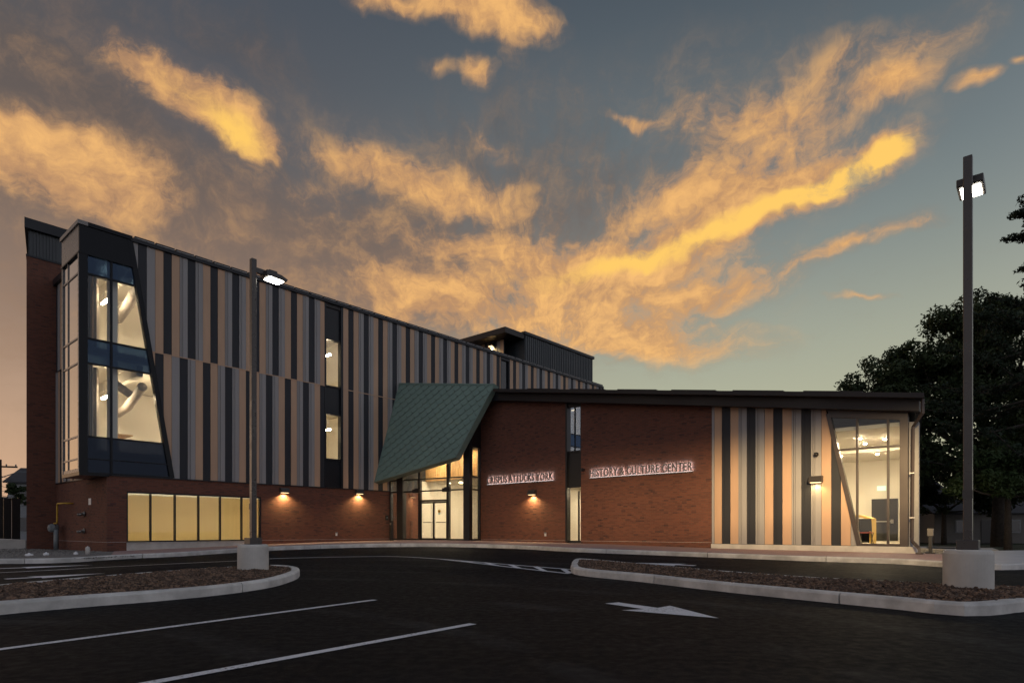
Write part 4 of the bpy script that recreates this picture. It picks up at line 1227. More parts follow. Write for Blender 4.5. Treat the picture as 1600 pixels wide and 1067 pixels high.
def cam_dome(p, label, r=.075, rotz=0.):
    o = empty('security_camera', bw(*p), BROT + rotz, label, 'camera', 'security cameras')
    mb_ = MB(); mb_.box(-.05, .05, -.06, 0, -.05, .05); mb_.tube([(0, -.05, .0), (0, -.13, 0)], .03, 8); mb_.build('bracket', 'black_plastic', o)
    mb_ = MB(); mb_.lathe([(.02, -.09), (r, -.06), (r, .02), (r * .7, .06), (.01, .07)], 14, (0, -.14)); mb_.build('housing', 'black_plastic', o, smooth=True)


cam_dome((22.74, -.03, 3.80), 'black camera on the striped panels above the lamp')
cam_dome((12.30, 0, 3.90), 'small black camera beside the right hand sign', .06)
for s_, a_ in (('left', 2.15), ('right', 4.28)):
    q_ = G0 + gd * a_ + gn * .09
    o = empty('mullion_lamp', bw(q_.x, q_.y, 3.10), BROT + math.atan2(gd.y, gd.x), 'black box fixed to the glazing bar %s of the doors' % s_, 'lamp', 'boxes over the doors')
    mb_ = MB(); mb_.box(-.26, .26, -.16, 0, 0, .2); mb_.build('housing', 'black_paint', o, bevel=.01)
    mb_ = MB(); mb_.box(-.2, .2, -.03, 0, .2, .26); mb_.build('bracket', 'black_paint', o)
for p_, rz, lb in (((0, -5.62, .78), R(90), 'small grey socket box on the brick left of the entrance'), ((9.98, 0, .78), 0, 'small grey socket box on the brick under the left hand sign')):
    o = empty('socket_box', bw(*p_), BROT + rz, lb, 'socket box', 'socket boxes')
    mb_ = MB(); mb_.box(-.05, .05, -.05, 0, -.08, .10); mb_.build('box', 'white_plastic', o, bevel=.008)
    mb_ = MB(); mb_.box(-.06, .06, -.085, -.03, .06, .12); mb_.build('hood', 'meter_grey', o, bevel=.006)
o = empty('card_reader', bw(0, -2.24, 1.72), BROT + R(90), 'small black card reader beside the entrance glazing', 'card reader')
mb_ = MB(); mb_.box(-.10, .10, -.04, 0, -.14, .14); mb_.build('plate', 'black_plastic', o, bevel=.008)
mb_ = MB(); mb_.box(-.04, .04, -.05, -.041, -.03, .05); mb_.build('button', 'meter_grey', o)
o = empty('push_button_post', bw(.95, -2.62, .40), BROT, 'short black push button post before the entrance', 'post')
mb_ = MB(); mb_.box(-.075, .075, -.075, .075, 0, 1.15); mb_.box(-.12, .12, -.12, .12, 0, .02); mb_.build('post', 'black_paint', o, bevel=.01)
mb_ = MB(); mb_.box(-.05, .05, -.09, -.076, .9, 1.02); mb_.build('button', 'steel', o)

# ---- halo-lit lettering
def sign(text, x0, x1, z0, caph, label):
    cu = bpy.data.curves.new('lettering', 'FONT'); cu.body = text; cu.size = 1.0; cu.extrude = 0.5; cu.space_character = 1.10; cu.offset = .012; cu.resolution_u = 3
    to = bpy.data.objects.new('lettering', cu); COL.objects.link(to)
    me = to.to_mesh(); vs_ = [tuple(v.co) for v in me.vertices]; fs_ = [tuple(p_.vertices) for p_ in me.polygons]; to.to_mesh_clear()
    bpy.data.objects.remove(to); bpy.data.curves.remove(cu)
    par = list(range(len(vs_)))
    # weld by position so that each letter is one island
    key = {}; rep = []
    for i, c in enumerate(vs_): rep.append(key.setdefault((round(c[0], 4), round(c[1], 4), round(c[2], 3)), i))
    def find(i):
        while par[i] != i: par[i] = par[par[i]]; i = par[i]
        return i
    for f_ in fs_:
        r0 = find(rep[f_[0]])
        for q_ in f_[1:]: par[find(rep[q_])] = r0
    isl = {}
    for f_ in fs_: isl.setdefault(find(rep[f_[0]]), []).append(f_)
    xa, xb = min(c[0] for c in vs_), max(c[0] for c in vs_); ch = max(c[1] for c in vs_ if c[1] < 2); cb = 0.0
    sx_ = (x1 - x0) / (xb - xa); sz_ = caph / (ch - cb)
    root = empty('wall_sign', bw(x0, 0, z0), BROT, label, 'sign', 'lit letter signs')
    for fl_ in isl.values():
        ids = sorted({q_ for f_ in fl_ for q_ in f_}); mp_ = {q_: i for i, q_ in enumerate(ids)}
        mb_ = MB(); V3 = [((vs_[q_][0] - xa) * sx_, -.085 - vs_[q_][2] * .05, vs_[q_][1] * sz_) for q_ in ids]
        mb_.add(V3, [tuple(mp_[q_] for q_ in f_) for f_ in fl_])
        mb_.mi = [1 if all(abs(vs_[q_][2] + .5) < .01 for q_ in f_) else 0 for f_ in fl_]
        o_ = mb_.build('letter', ['letter_metal', 'halo_led'], root)
    mb_ = MB(); mb_.box(-.03, x1 - x0 + .03, -.10, -.02, -.075, -.04); mb_.build('rail', 'letter_metal', root)
    mb_ = MB(); mb_.box(0, x1 - x0, -.085, -.03, -.038, -.034); mb_.build('light_strip', 'rail_led', root)


sign('CRISPUS ATTUCKS YORK', 6.0, 10.50, 3.52, .36, 'halo lit letters reading CRISPUS ATTUCKS YORK on the brick')
sign('HISTORY & CULTURE CENTER', 12.70, 17.86, 3.52, .36, 'halo lit letters reading HISTORY & CULTURE CENTER on the brick')

# ---- lights and fittings inside
def pendant(p, length, rotz, label, m='tube_light', grp='linear lamps upstairs'):
    o = empty('linear_lamp', bw(*p), BROT + rotz, label, 'ceiling lamp', grp)
    mb_ = MB(); mb_.box(-length / 2, length / 2, -.05, .05, 0, .07); mb_.build('diffuser', m, o)
    mb_ = MB(); mb_.box(-length / 2, length / 2, -.055, .055, .07, .10)
    for x_ in (-length * .4, length * .4): mb_.box(x_ - .008, x_ + .008, -.008, .008, .10, .65)
    mb_.build('housing', 'white_plastic', o)


pendant((-2.9, -15.6, 11.35), 1.5, 0, 'linear lamp behind the top corner window')
pendant((-1.9, -13.2, 11.75), 1.5, 0, 'linear lamp behind the top storey panels near the corner')
pendant((-1.9, -5.35, 10.7), 1.8, 0, 'linear lamp behind the upper narrow window', 'tube_light')
pendant((-4.2, -10.0, 11.6), 1.6, 0, 'linear lamp deep in the top storey room')
pendant((-2.9, -15.6, 7.0), 1.5, 0, 'linear lamp behind the lower corner window')
pendant((-1.9, -13.0, 7.35), 1.5, 0, 'linear lamp behind the first floor panels near the corner')
pendant((-1.9, -5.35, 6.55), 1.8, 0, 'linear lamp behind the lower narrow window', 'tube_light')
pendant((-4.2, -10.0, 7.2), 1.6, 0, 'linear lamp deep in the first floor room')
for i, y_ in enumerate((-15.0, -13.0, -11.0)):
    pendant((-2.2, y_, 1.75), 1.6, R(90), ('linear lamp behind the leftmost shaded windows', 'linear lamp behind the middle shaded windows', 'linear lamp behind the right hand shaded windows')[i], 'room_light', 'lamps behind the shaded windows')


def downlight(p, label, m='down_light', r=.09, grp='round ceiling lamps'):
    o = empty('down_lamp', bw(*p), BROT, label, 'ceiling lamp', grp)
    mb_ = MB(); mb_.lathe([(r, -.02), (r, 0.0)], 14); mb_.build('lens', m, o)
    mb_ = MB(); mb_.lathe([(r + .02, -.012), (r + .02, .03)], 14); mb_.build('rim', 'white_plastic', o)


for i, (x_, y_) in enumerate(((23.6, 2.6), (23.4, 4.4), (24.3, 3.4), (21.5, 3.0), (21.5, 8.5), (23.0, 8.8))):
    downlight((x_, y_, 4.60), 'round lamp in the ceiling of the corner room, %s' % ('nearest the raking jamb', 'second from the glass', 'nearest the corner post', 'behind the striped panels', 'deep behind the panels', 'near the back door')[i], 'hall_light', .052)
for i, (x_, y_) in enumerate(((1.8, 2.0), (3.9, 2.2), (6.2, 2.4), (3.0, 4.6), (6.5, 5.0))):
    downlight((x_, y_, 3.935), 'round lamp in the lobby ceiling, %s' % ('nearest the inner brick wall', 'above the doors', 'toward the low wing', 'at the back left', 'at the back right')[i], 'lobby_light', .08)
for i, (x_, y_) in enumerate(((1.5, -.3), (4.2, .1))):
    downlight((x_, y_, 5.58), 'round lamp high over the entrance, %s' % ('left', 'right')[i], 'lobby_light', .11)
for i, (x_, y_) in enumerate(((12.2, 2.2), (13.5, 4.2))):
    downlight((x_, y_, 3.18), 'round lamp behind the narrow low wing window, %s' % ('near the glass', 'further in')[i], 'lobby_light', .08)


def duct(label, pts, r, flanges):
    o = empty('air_duct', bw(*pts[0]), BROT, label, 'duct', 'air ducts behind the corner window')
    L0 = Vector(pts[0]); q_ = [Vector(p_) - L0 for p_ in pts]
    mb_ = MB(); mb_.tube(q_, r, 20)
    for a_, b_ in zip(q_, q_[1:]):
        n_ = max(2, int((b_ - a_).length / .16)); dd_ = (b_ - a_).normalized() * .008
        for k_ in range(1, n_): p_ = a_.lerp(b_, k_ / n_); mb_.tube([p_ - dd_, p_ + dd_], r * 1.025, 20)
    mb_.build('pipe', 'duct', o)
    for a_, b_ in flanges:
        d_ = (q_[1] - q_[0]); p_ = q_[0] + d_ * a_; mb_ = MB(); n_ = d_.normalized() * .03; mb_.tube([p_ - n_, p_ + n_], r * 1.08, 20); mb_.build('collar', 'duct', o, smooth=True)


duct('thick round duct behind the top corner window', [(-.9, -14.9, 11.9), (-3.2, -14.7, 11.45), (-5.5, -14.4, 11.4)], .22, ((.0, 0), (.45, 0), (.95, 0)))
duct('short duct branch high in the top corner window', [(-1.0, -15.3, 12.2), (-2.1, -15.2, 12.15)], .22, ((.1, 0), (.8, 0)))
duct('thick round duct behind the lower corner window', [(-1.2, -14.75, 7.35), (-3.4, -14.65, 6.75), (-5.5, -14.4, 6.75)], .19, ((.0, 0), (.4, 0), (.9, 0)))
duct('short duct with flared mouth in the lower corner window', [(-1.5, -15.85, 7.45), (-1.55, -15.1, 7.0)], .17, ((.0, 0), (.6, 0)))
# door and desk in the first floor corner room
o = empty('desk', bw(-3.2, -16.0 + 1.0, 4.30), BROT, 'wooden desk front behind the lower corner window', 'desk')
mb_ = MB(); mb_.box(-.7, .7, -.3, .3, 1.0, 1.05); mb_.box(-.68, .68, -.28, -.25, 0, 1.0)
mb_.build('top', 'wood', o)
# exit sign, lectern and stacked chairs in the corner room
o = empty('exit_sign', bw(22.55, 12.17, 3.05), BROT, 'small lit green exit sign above the black door', 'sign')
mb_ = MB(); mb_.box(-.2, .2, -.05, 0, 0, .24); mb_.build('panel', 'exit_face', o)
o = empty('display_table', bw(23.45, 3.0, .457), BROT, 'yellow topped table behind the corner glazing', 'table')
mb_ = MB(); mb_.prism([(-.9, -.4, 1.05), (.15, -.4, 1.05), (.55, -.4, .92), (.55, -.4, 1.00), (.15, -.4, 1.14), (-.9, -.4, 1.14)], (0, .8, 0)); mb_.build('top', 'podium_yellow', o)
mb_ = MB(); mb_.box(.47, .55, -.4, .4, 0, .92); mb_.box(-.9, -.82, -.4, .4, 0, 1.05); mb_.build('side_panel', 'podium_yellow', o)
mb_ = MB(); mb_.box(-.82, .47, .1, .14, .05, 1.0); mb_.build('modesty_panel', 'black_fabric', o)


def chair(p, rz, label):
    o = empty('folding_chair', bw(*p), BROT + rz, label, 'chair', 'chairs at the corner glazing')
    mb_ = MB(); mb_.box(-.2, .2, -.2, .2, .43, .47); mb_.build('seat', 'red_seat', o)
    mb_ = MB(); mb_.box(-.21, .21, .18, .21, .50, .98); mb_.build('backrest', 'black_fabric', o)
    for sx in (-1, 1):
        mb_ = MB(); mb_.tube([(sx * .2, -.2, 0), (sx * .2, .05, .25), (sx * .2, .19, .88)], .016, 6); mb_.build('leg', 'black_paint', o)
        mb_ = MB(); mb_.tube([(sx * .2, .22, 0), (sx * .2, -.0, .25), (sx * .2, -.2, .45)], .016, 6); mb_.build('leg', 'black_paint', o)


for i, (x_, y_) in enumerate(((23.1, 2.3), (23.5, 2.25), (23.88, 2.3))):
    chair((x_, y_, .457), R(180), ('black chair at the yellow table, nearest the raking jamb', 'middle black chair at the yellow table', 'black chair at the yellow table, nearest the black door')[i])
o = empty('wall_screen', bw(12.5, 5.88, 1.7), BROT, 'dark screen on the wall inside the narrow low wing window', 'screen')
mb_ = MB(); mb_.box(-.5, .5, -.06, 0, 0, .62); mb_.build('panel', 'black_plastic', o)

# ---- utilities at the brick end wall
def fitting(p, label):
    o = empty('hose_connection', bw(*p), BROT, label, 'pipe fitting', 'fire hose connections')
    mb_ = MB(); mb_.tube([(0, .03, 0), (0, -.12, 0)], .07, 10); mb_.tube([(0, -.03, 0), (0, -.05, 0)], .12, 12); mb_.build('flange', 'cast_metal', o, smooth=True)
    for sx in (-1, 1):
        mb_ = MB(); mb_.tube([(0, -.10, 0), (sx * .13, -.2, -.03)], .05, 8); mb_.tube([(sx * .12, -.19, -.03), (sx * .17, -.23, -.04)], .065, 10); mb_.build('cap', 'cast_metal', o, smooth=True)


fitting((-2.9, -16.47, 1.72), 'upper fire hose connection on the brick end wall')
fitting((-2.95, -16.47, .97), 'lower fire hose connection on the brick end wall')
o = empty('wall_plate', bw(-2.2, -16.475, 2.1), BROT, 'small pale sign plate above the hose connections', 'sign')
mb_ = MB(); mb_.box(-.16, .16, -.015, 0, 0, .28); mb_.build('plate', 'white_plastic', o)
o = empty('gas_meter', bw(-6.35, -16.85, .08), BROT, 'grey gas meter with yellow pipe at the end wall', 'gas meter')
mb_ = MB(); mb_.lathe([(.10, .82), (.21, .88), (.24, 1.02), (.21, 1.16), (.10, 1.22)], 16); mb_.box(-.2, .2, -.18, .14, .92, 1.14); mb_.build('body', 'meter_grey', o, smooth=False, bevel=.02)
mb_ = MB(); mb_.tube([(.14, 0, 0), (.14, 0, .9)], .03, 8); mb_.tube([(-.32, -.02, 1.05), (-.15, -.02, 1.05)], .07, 10); mb_.tube([(.3, .05, 0), (.3, .05, .95)], .09, 8); mb_.build('riser', 'meter_grey', o, smooth=True)
mb_ = MB(); mb_.tube([(.1, 0, 1.24), (.55, 0, 1.24), (.62, 0, 1.28), (.64, 0, 1.35), (.64, 0, 2.05), (.68, 0, 2.13), (.75, 0, 2.15), (1.65, .05, 2.15), (1.68, .38, 2.15)], .035, 8); mb_.build('gas_pipe', 'yellow_paint', o, smooth=True)
def caps(u, Y, z, r, h, m, label, nm='pipe_cap', cat='pipe cap', grp='white pipe caps in the gravel'):
    o = empty(nm, at(u, Y, z), 0, label, cat, grp); mb_ = MB(); mb_.lathe([(r * .9, 0), (r, h * .5), (r, h * .8), (r * .75, h)], 14); mb_.build('cap', m, o, smooth=True)
    mb_ = MB(); mb_.lathe([(r * .3, h), (r * .28, h + .03)], 8); mb_.build('plug', m, o)
caps(45.5, 21.3, .10, .12, .10, 'white_plastic', 'wide white pipe cap in the gravel, leftmost')
caps(72, 21.8, .10, .085, .11, 'white_plastic', 'small white pipe cap in the gravel, in the middle')
caps(118.5, 22.4, .11, .07, .10, 'white_plastic', 'small round white cap nearest the brick end wall')
caps(137, 22.6, .10, .075, .30, 'concrete', 'short beige pipe standing in the gravel', 'stub_pipe', 'pipe', 'pipes in the gravel')

# ================================================================== LAMP POSTS
def forward_lamp(parent, loc, power):
    """forward-throw car park optic: most of the light goes out low and forward (+y), cut off above"""
    l = bpy.data.lights.new('lamp_light', 'POINT'); l.energy = power; l.color = (1.0, .70, .35); l.shadow_soft_size = .10
    l.use_nodes = True; nt = l.node_tree; k = NG(nt); em = [n for n in nt.nodes if n.type == 'EMISSION'][0]
    sp_ = k.n('ShaderNodeSeparateXYZ'); nt.links.new(k.n('ShaderNodeTexCoord').outputs['Normal'], sp_.inputs[0])
    down = k.m('MAXIMUM', k.m('MULTIPLY', sp_.outputs[2], -1.0), .001)
    thr = k.m('MINIMUM', k.m('POWER', k.m('DIVIDE', .27, down), 2.8), 1.0)
    cut = k.ss(down, .045, .20); fwd = k.m('MULTIPLY', k.ss(sp_.outputs[1], .50, .86), k.ss(sp_.outputs[0], .02, -.16))
    nt.links.new(k.m('MULTIPLY', thr, k.m('MULTIPLY', cut, fwd)), em.inputs['Strength'])
    o = bpy.data.objects.new('lamp_light', l); COL.objects.link(o); o.parent = parent; o.location = loc


def lamp_post(u, Y, zb, base_top, top, label, power, arm_z):
    root = empty('lamp_post', at(u, Y, base_top), BROT, label, 'lamp post', 'car park lamp posts')
    h = top - base_top; a_ = .054
    mb_ = MB(); mb_.box(-a_, a_, -a_, a_, .02, h); mb_.build('pole', 'bronze_pole', root, bevel=.01)
    mb_ = MB(); mb_.box(-.13, .13, -.13, .13, 0, .135); mb_.build('base_cover', 'bronze_pole', root, bevel=.012)
    mb_ = MB(); mb_.box(-.06, .06, -a_ - .006, -a_ - .001, .72, .84); mb_.build('hand_hole_cover', 'lamp_metal', root)
    az = arm_z - base_top
    mb_ = MB(); mb_.box(-.04, .04, a_, .24, az, az + .11); mb_.build('arm', 'bronze_pole', root, bevel=.008)
    mb_ = MB(); mb_.prism([(-.16, .22, az - .02), (-.16, .66, az - .045), (-.16, .69, az + .01), (-.16, .54, az + .065), (-.16, .22, az + .09)], (.32, 0, 0))
    for k_ in range(5): mb_.box(-.15 + k_ * .068, -.13 + k_ * .068, .27, .46, az + .07, az + .115)
    hd = mb_.build('lamp_head', 'lamp_metal', root, bevel=.01)
    mb_ = MB(); mb_.prism([(-.12, .30, az - .036), (.12, .30, az - .036), (.12, .61, az - .054), (-.12, .61, az - .054)], (0, 0, .012)); mb_.build('lens', 'pole_lens', hd)
    forward_lamp(root, (0, .5, az - .10), power)
    zb_ = zb - .15 - base_top; r_ = .30
    mb_ = MB(); mb_.lathe([(r_, zb_), (r_, -.06), (r_ - .012, -.02), (r_ - .04, 0)], 40); mb_.build('base', 'concrete', root)
    return root


lamp_post(1512.5, 8.9, .12, .727, 6.29, 'tall bronze lamp post on the right island', 22000, 6.02)
lamp_post(395.5, 12.9, .12, .71, 6.57, 'tall bronze lamp post on the left island', 6000, 6.30)

# ================================================================== TREES AND SURROUNDINGS
def leaves(name, centres, radii, n_per, size, m, parent, seed, flat=.7, up=.3):
    r_ = np.random.default_rng(seed); C = np.array(centres); Rr = np.array(radii)
    wts = Rr ** 2; wts = wts / wts.sum(); N_ = int(n_per)
    idx = r_.choice(len(C), N_, p=wts)
    d_ = r_.normal(size=(N_, 3)); d_ /= np.linalg.norm(d_, axis=1)[:, None]
    rad = Rr[idx] * np.clip(r_.normal(.82, .22, N_), .15, 1.25)
    P = C[idx] + d_ * rad[:, None] * np.array([1, 1, flat])
    nrm = d_ + r_.normal(0, .7, (N_, 3)) + np.array([0, 0, up]); nrm /= np.linalg.norm(nrm, axis=1)[:, None]
    t_ = np.cross(nrm, r_.normal(size=(N_, 3))); t_ /= np.linalg.norm(t_, axis=1)[:, None]; b_ = np.cross(nrm, t_)
    L = size * r_.uniform(.6, 1.5, N_)[:, None]; Wd = L * .42
    vs_ = np.stack([P - t_ * L, P + b_ * Wd, P + t_ * L, P - b_ * Wd], 1).reshape(-1, 3)
    me = bpy.data.meshes.new(name); me.vertices.add(N_ * 4); me.vertices.foreach_set('co', vs_.ravel().astype(np.float32))
    me.loops.add(N_ * 4); me.loops.foreach_set('vertex_index', np.arange(N_ * 4, dtype=np.int32))
    me.polygons.add(N_); me.polygons.foreach_set('loop_start', np.arange(0, N_ * 4, 4, dtype=np.int32)); me.polygons.foreach_set('loop_total', np.full(N_, 4, np.int32))
    me.materials.append(M[m]); me.update(); me.validate()
    return link(name, me, parent)


def tree(name, base, trunk_h, trunk_r, crown, label, m, nleaf, size, seed, group='trees beside the building', lean=0.):
    """crown: list of (dx, dy, z, r) big lobes; each is broken into clumps carried by limbs"""
    r_ = np.random.default_rng(seed)
    root = empty(name, base, 0, label, 'tree', group)
    mb_ = MB(); top = Vector((lean, 0, trunk_h))
    mb_.tube([(0, 0, -.2), (lean * .2, .0, trunk_h * .35), (lean * .6, 0, trunk_h * .7), top], [trunk_r * 1.25, trunk_r, trunk_r * .85, trunk_r * .65], 10)
    cs = []; rs = []
    for (dx, dy, z, rr) in crown:
        c = Vector((dx, dy, z)); mid_ = (top + c) / 2 + Vector((r_.normal(0, .3), r_.normal(0, .3), -.4))
        mb_.tube([top * .85, mid_, c], [trunk_r * .5, trunk_r * .3, trunk_r * .1], 6)
        for _ in range(int(9 + rr * 7)):
            d_ = Vector(r_.normal(size=3)); d_.normalize(); q_ = c + Vector((d_.x, d_.y, d_.z * .85)) * rr * float(r_.uniform(.35, 1.0))
            cs.append(tuple(q_)); rs.append(rr * float(r_.uniform(.20, .42)))
            if r_.random() < .35: mb_.tube([mid_.lerp(c, .5), (mid_ + q_) / 2, q_], [trunk_r * .16, trunk_r * .1, trunk_r * .03], 5)
    mb_.build('trunk', 'bark', root, smooth=True)
    leaves('crown', cs, rs, nleaf, size, m, root, seed + 1)
    return root


tree('deciduous_tree', at(1560, 46, -.2), 6.5, .42, [(-11.0, 0, 8.6, 1.7), (-10.0, 0, 9.8, 2.2), (-8.6, 0, 11.6, 2.4), (-6.0, 1, 13.4, 2.7), (-3.0, -1, 15.0, 2.8), (-.2, 1, 16.6, 2.6), (2.8, 0, 17.2, 2.6), (6.0, 0, 16.2, 3.0), (-6.8, 0, 9.6, 2.6), (-3.8, 0, 11.4, 3.0), (-.6, 1.5, 13.0, 3.2), (2.8, -1, 13.2, 3.3), (6.8, 0, 12.4, 3.4), (7.0, 0, 8.6, 3.4), (3.0, 0, 8.6, 3.0), (-1.5, -1, 8.2, 2.8), (-5.4, 0, 6.4, 2.3), (-1.8, 0, 5.2, 2.2), (3.0, 0, 5.2, 2.4)],
     'large dark leafy tree rising behind the low wing', 'leaf_dark', 120000, .15, 21)
tree('deciduous_tree', at(1575, 31, -.1), 3.2, .16, [(-1.6, 0, 4.2, 1.3), (.4, .2, 4.9, 1.5), (2.2, 0, 4.6, 1.5), (-.4, -.3, 3.3, 1.1), (1.8, -.2, 3.2, 1.2), (-2.6, 0, 3.4, .8)],
     'smaller green leafy tree right of the lamp post', 'leaf_green', 15000, .10, 22)
tree('deciduous_tree', at(1475, 52, -.1), 3.0, .2, [(-2.5, 0, 4.6, 2.0), (1.0, 0, 5.6, 2.2), (4.5, 0, 5.4, 2.4), (-1, -.5, 3.2, 1.6), (3, -.5, 3.2, 1.7)],
     'dark bushy tree in front of the white house', 'leaf_dark', 16000, .15, 23)
tree('deciduous_tree', at(1680, 40, -.1), 5.0, .3, [(-2.5, 0, 6.4, 2.6), (2, 0, 8.4, 3.0), (-2, 0, 9.4, 2.6), (1, 0, 12.6, 3.0), (-1, 0, 4.2, 2.0)],
     'dark leafy tree at the right edge of the view', 'leaf_dark', 18000, .16, 24)


def conifer(base, h, label, seed):
    r_ = np.random.default_rng(seed); root = empty('pine_tree', base, 0, label, 'tree', 'trees beside the building')
    mb_ = MB(); mb_.tube([(0, 0, -.2), (0, 0, h * .5), (0, 0, h)], [.35, .24, .04], 8); cs = []; rs = []
    z = h * .30
    while z < h * .98:
        L = max(.5, (h - z) * .46 + .8)
        for k in range(6):
            th = r_.uniform(0, 6.28); d_ = Vector((math.cos(th), math.sin(th), 0)); LL = L * r_.uniform(.75, 1.1)
            tip = Vector((0, 0, z)) + d_ * LL + Vector((0, 0, LL * .02)); mid_ = Vector((0, 0, z)) + d_ * LL * .5 + Vector((0, 0, -.12 * LL))
            mb_.tube([(0, 0, z), mid_, tip], [.06, .04, .012], 5)
            for q_ in range(7):
                t_ = .3 + .7 * q_ / 6; p_ = (mid_ * (2 * (1 - t_)) + tip * (2 * t_ - 1)) if t_ > .5 else (Vector((0, 0, z)) * (1 - 2 * t_) + mid_ * 2 * t_)
                cs.append((p_.x + r_.normal(0, .15), p_.y + r_.normal(0, .15), p_.z + .02)); rs.append(.34 * r_.uniform(.7, 1.3))
        z += 1.15
    mb_.build('trunk', 'bark', root, smooth=True)
    leaves('crown', cs, rs, 26000, .085, 'needle', root, seed + 1, flat=.45)


conifer(at(1630, 30, -.1), 17.4, 'tall pine at the right edge with drooping boughs', 31)

# houses behind the trees on the right
def house(name, p, rz, w_, d_, hw, hr, label, wall, wins, door=None):
    root = empty(name, p, rz, label, 'house', 'houses around the site')
    mb_ = MB(); n_ = int(hw / .16)
    mb_.box(-w_ / 2, w_ / 2, 0, d_, 0, hw)
    wl = mb_.build('wall', wall, root)
    for i in range(n_):
        sd = MB(); sd.prism([(-w_ / 2, -.004, i * .16 + .005), (-w_ / 2, -.03, i * .16 + .01), (-w_ / 2, -.008, i * .16 + .158)], (w_, 0, 0)); sd.build('siding_board', wall, wl)
    mb_ = MB(); mb_.prism([(-w_ / 2 - .3, -.35, hw - .05), (-w_ / 2 - .3, d_ / 2, hw + hr), (-w_ / 2 - .3, d_ + .35, hw - .05), (-w_ / 2 - .3, d_ + .35, hw + .08), (-w_ / 2 - .3, d_ / 2, hw + hr + .14), (-w_ / 2 - .3, -.35, hw + .08)], (w_ + .6, 0, 0)); mb_.build('roof', 'house_roof', root)
    for (x_, z_, ww, hh) in wins:
        mb_ = MB(); mb_.box(x_ - ww / 2 - .08, x_ + ww / 2 + .08, -.06, -.032, z_ - .08, z_ + hh + .08); wf = mb_.build('window', 'siding', root)
        mb_ = MB(); mb_.box(x_ - ww / 2, x_ + ww / 2, -.07, -.062, z_, z_ + hh); mb_.build('pane', 'dark_glass_solid', wf)
    if door:
        mb_ = MB(); mb_.box(door - .45, door + .45, -.07, -.032, 0, 2.05); dd = mb_.build('door', 'black_paint', root); k_ = MB(); k_.box(door + .3, door + .38, -.11, -.07, 1.0, 1.06); k_.build('handle', 'steel', dd)


house('house', at(1432, 58, -.15), -.15, 5.6, 8, 4.2, 2.0, 'white sided house seen under the trees on the right', 'siding', [(-.8, 1.9, .9, 1.4), (1.6, 1.9, .9, 1.4)], .4)
house('house', at(1545, 55, -.15), -.1, 9, 6, 2.6, 1.4, 'low dull house behind the lamp post', 'siding_tan', [(-2.2, 1.0, 1.0, 1.0), (2.0, 1.0, 1.0, 1.0)], -.2)
# path slabs on the lawn
for i, (u_, Y_) in enumerate(((1452, 38), (1500, 36))):
    mb_ = MB(); mb_.box(-1.6, 1.6, -2.4, 2.4, 0, .12); tag(mb_.build('path', 'concrete', None, loc=at(u_, Y_, -.16), rotz=-.6), kind='structure')
o = empty('utility_box', bw(26.15, .8, .18), BROT, 'small pale utility box on a dark stem beside the end wall', 'utility box')
mb_ = MB(); mb_.box(-.09, .09, -.07, .07, .62, .88); mb_.build('box', 'siding_tan', o, bevel=.01)
mb_ = MB(); mb_.box(-.05, .05, -.05, .05, 0, .62); mb_.box(-.14, .14, -.14, .14, 0, .05); mb_.build('stem', 'black_paint', o)

# left background
o = tag(MB().box(-16, -7.65, -22, -17.66, -.2, .55).build('low_wall', 'concrete', None, loc=ORG, rotz=BROT), 'low concrete wall at the far left beside the tower', 'wall')
o = empty('fence', bw(-16.4, -16.2, -.1), BROT, 'dark board fence behind the low concrete wall', 'fence')
mb_ = MB(); mb_.box(-.06, .06, -.1, .0, 0, 3.0); pm = mb_.mesh('post', 'black_paint')
for k in range(8):
    mb_ = MB(); mb_.box(0, .05, -3.05 + k * .38, -2.69 + k * .38, .05, 2.95); mb_.build('board', 'black_paint', o)
for k in (0, 1): link('post', pm, o, (0, -3.06 + 3.06 * k, 0))
o = empty('bollard', bw(-16.0, -19.7, .0), 0, 'yellow bollard at the left edge of the view', 'bollard')
mb_ = MB(); mb_.lathe([(.13, 0), (.13, 1.35), (.11, 1.45), (.05, 1.5)], 16); mb_.build('post', 'yellow_paint', o, smooth=True)
mb_ = MB(); mb_.lathe([(.135, .9), (.135, 1.0)], 16); mb_.build('band', 'white_plastic', o)
o_ = house('house', at(58, 60, -.1), .35, 4.6, 8, 5.6, 1.6, 'narrow grey house seen left of the tower', 'siding', [(-1.2, 3.5, .8, 1.3), (-1.2, 1.0, .8, 1.3)])
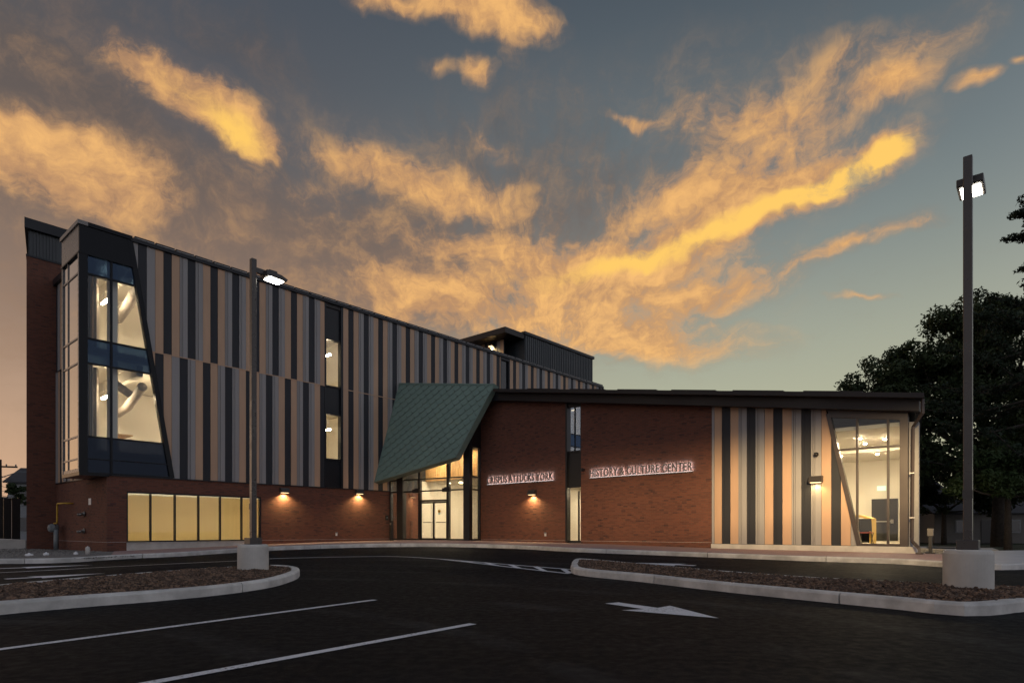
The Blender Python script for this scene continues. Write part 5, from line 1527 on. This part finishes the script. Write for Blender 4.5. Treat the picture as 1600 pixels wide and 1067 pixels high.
house('house', at(-10, 95, -.1), .1, 12, 8, 4.0, 2.2, 'grey house far down the street on the left', 'siding_tan', [(-2, 1, 1, 1.2), (2.5, 1, 1, 1.2)])
tree('street_tree', at(6, 88, -.1), 2.5, .2, [(-2, 0, 3.8, 1.6), (.6, 0, 4.4, 1.6), (1.8, 0, 3.4, 1.3)], 'dark round tree far down the street on the left', 'leaf_dark', 7000, .16, 41, 'trees along the street')
tree('street_tree', at(28, 57, -.1), 3.2, .12, [(-.2, 0, 4.6, .8), (.3, 0, 3.9, .6)], 'small tree beside the narrow grey house', 'leaf_dark', 3500, .12, 42, 'trees along the street')
def upole(u, Y, h, label):
    o = empty('utility_pole', at(u, Y, -.1), R(20), label, 'utility pole', 'utility poles along the street')
    mb_ = MB(); mb_.tube([(0, 0, 0), (0, 0, h)], [.16, .11], 8); mb_.build('pole', 'bark', o)
    mb_ = MB(); mb_.box(-1.1, 1.1, -.06, .06, h - .6, h - .48); mb_.build('cross_arm', 'bark', o)
    for x_ in (-1, -.4, .4, 1): k_ = MB(); k_.lathe([(.05, h - .48), (.05, h - .34)], 8, (x_, 0)); k_.build('insulator', 'meter_grey', o)
    mb_ = MB(); mb_.tube([(0, 0, h - 1.4), (1.2, 0, h - .9), (1.9, 0, h - .9)], .04, 6); mb_.box(1.8, 2.3, -.1, .1, h - .98, h - .88); mb_.build('lamp_arm', 'meter_grey', o)
upole(13, 75, 5.3, 'leaning wooden pole with cross arm far left')
upole(0, 48, 6.5, 'wooden pole with cross arm at the left edge')
for k, (za, zb_) in enumerate(((6.1, 5.5), (5.7, 5.0), (5.2, 4.6), (4.8, 4.2), (4.3, 4.0))):
    p0, p1 = at(-40, 48, za), at(75, 78, zb_ + 1.0); pts = []
    for i in range(13): t_ = i / 12; q_ = p0.lerp(p1, t_); q_.z -= .5 * 4 * t_ * (1 - t_); pts.append(q_)
    mb_ = MB(); mb_.tube(pts, .018, 5); tag(mb_.build('overhead_wire', 'black_plastic'), 'thin dark overhead wire at the left edge, %s' % ('topmost', 'second from top', 'in the middle', 'second from bottom', 'lowest')[k], 'wire', 'overhead wires')
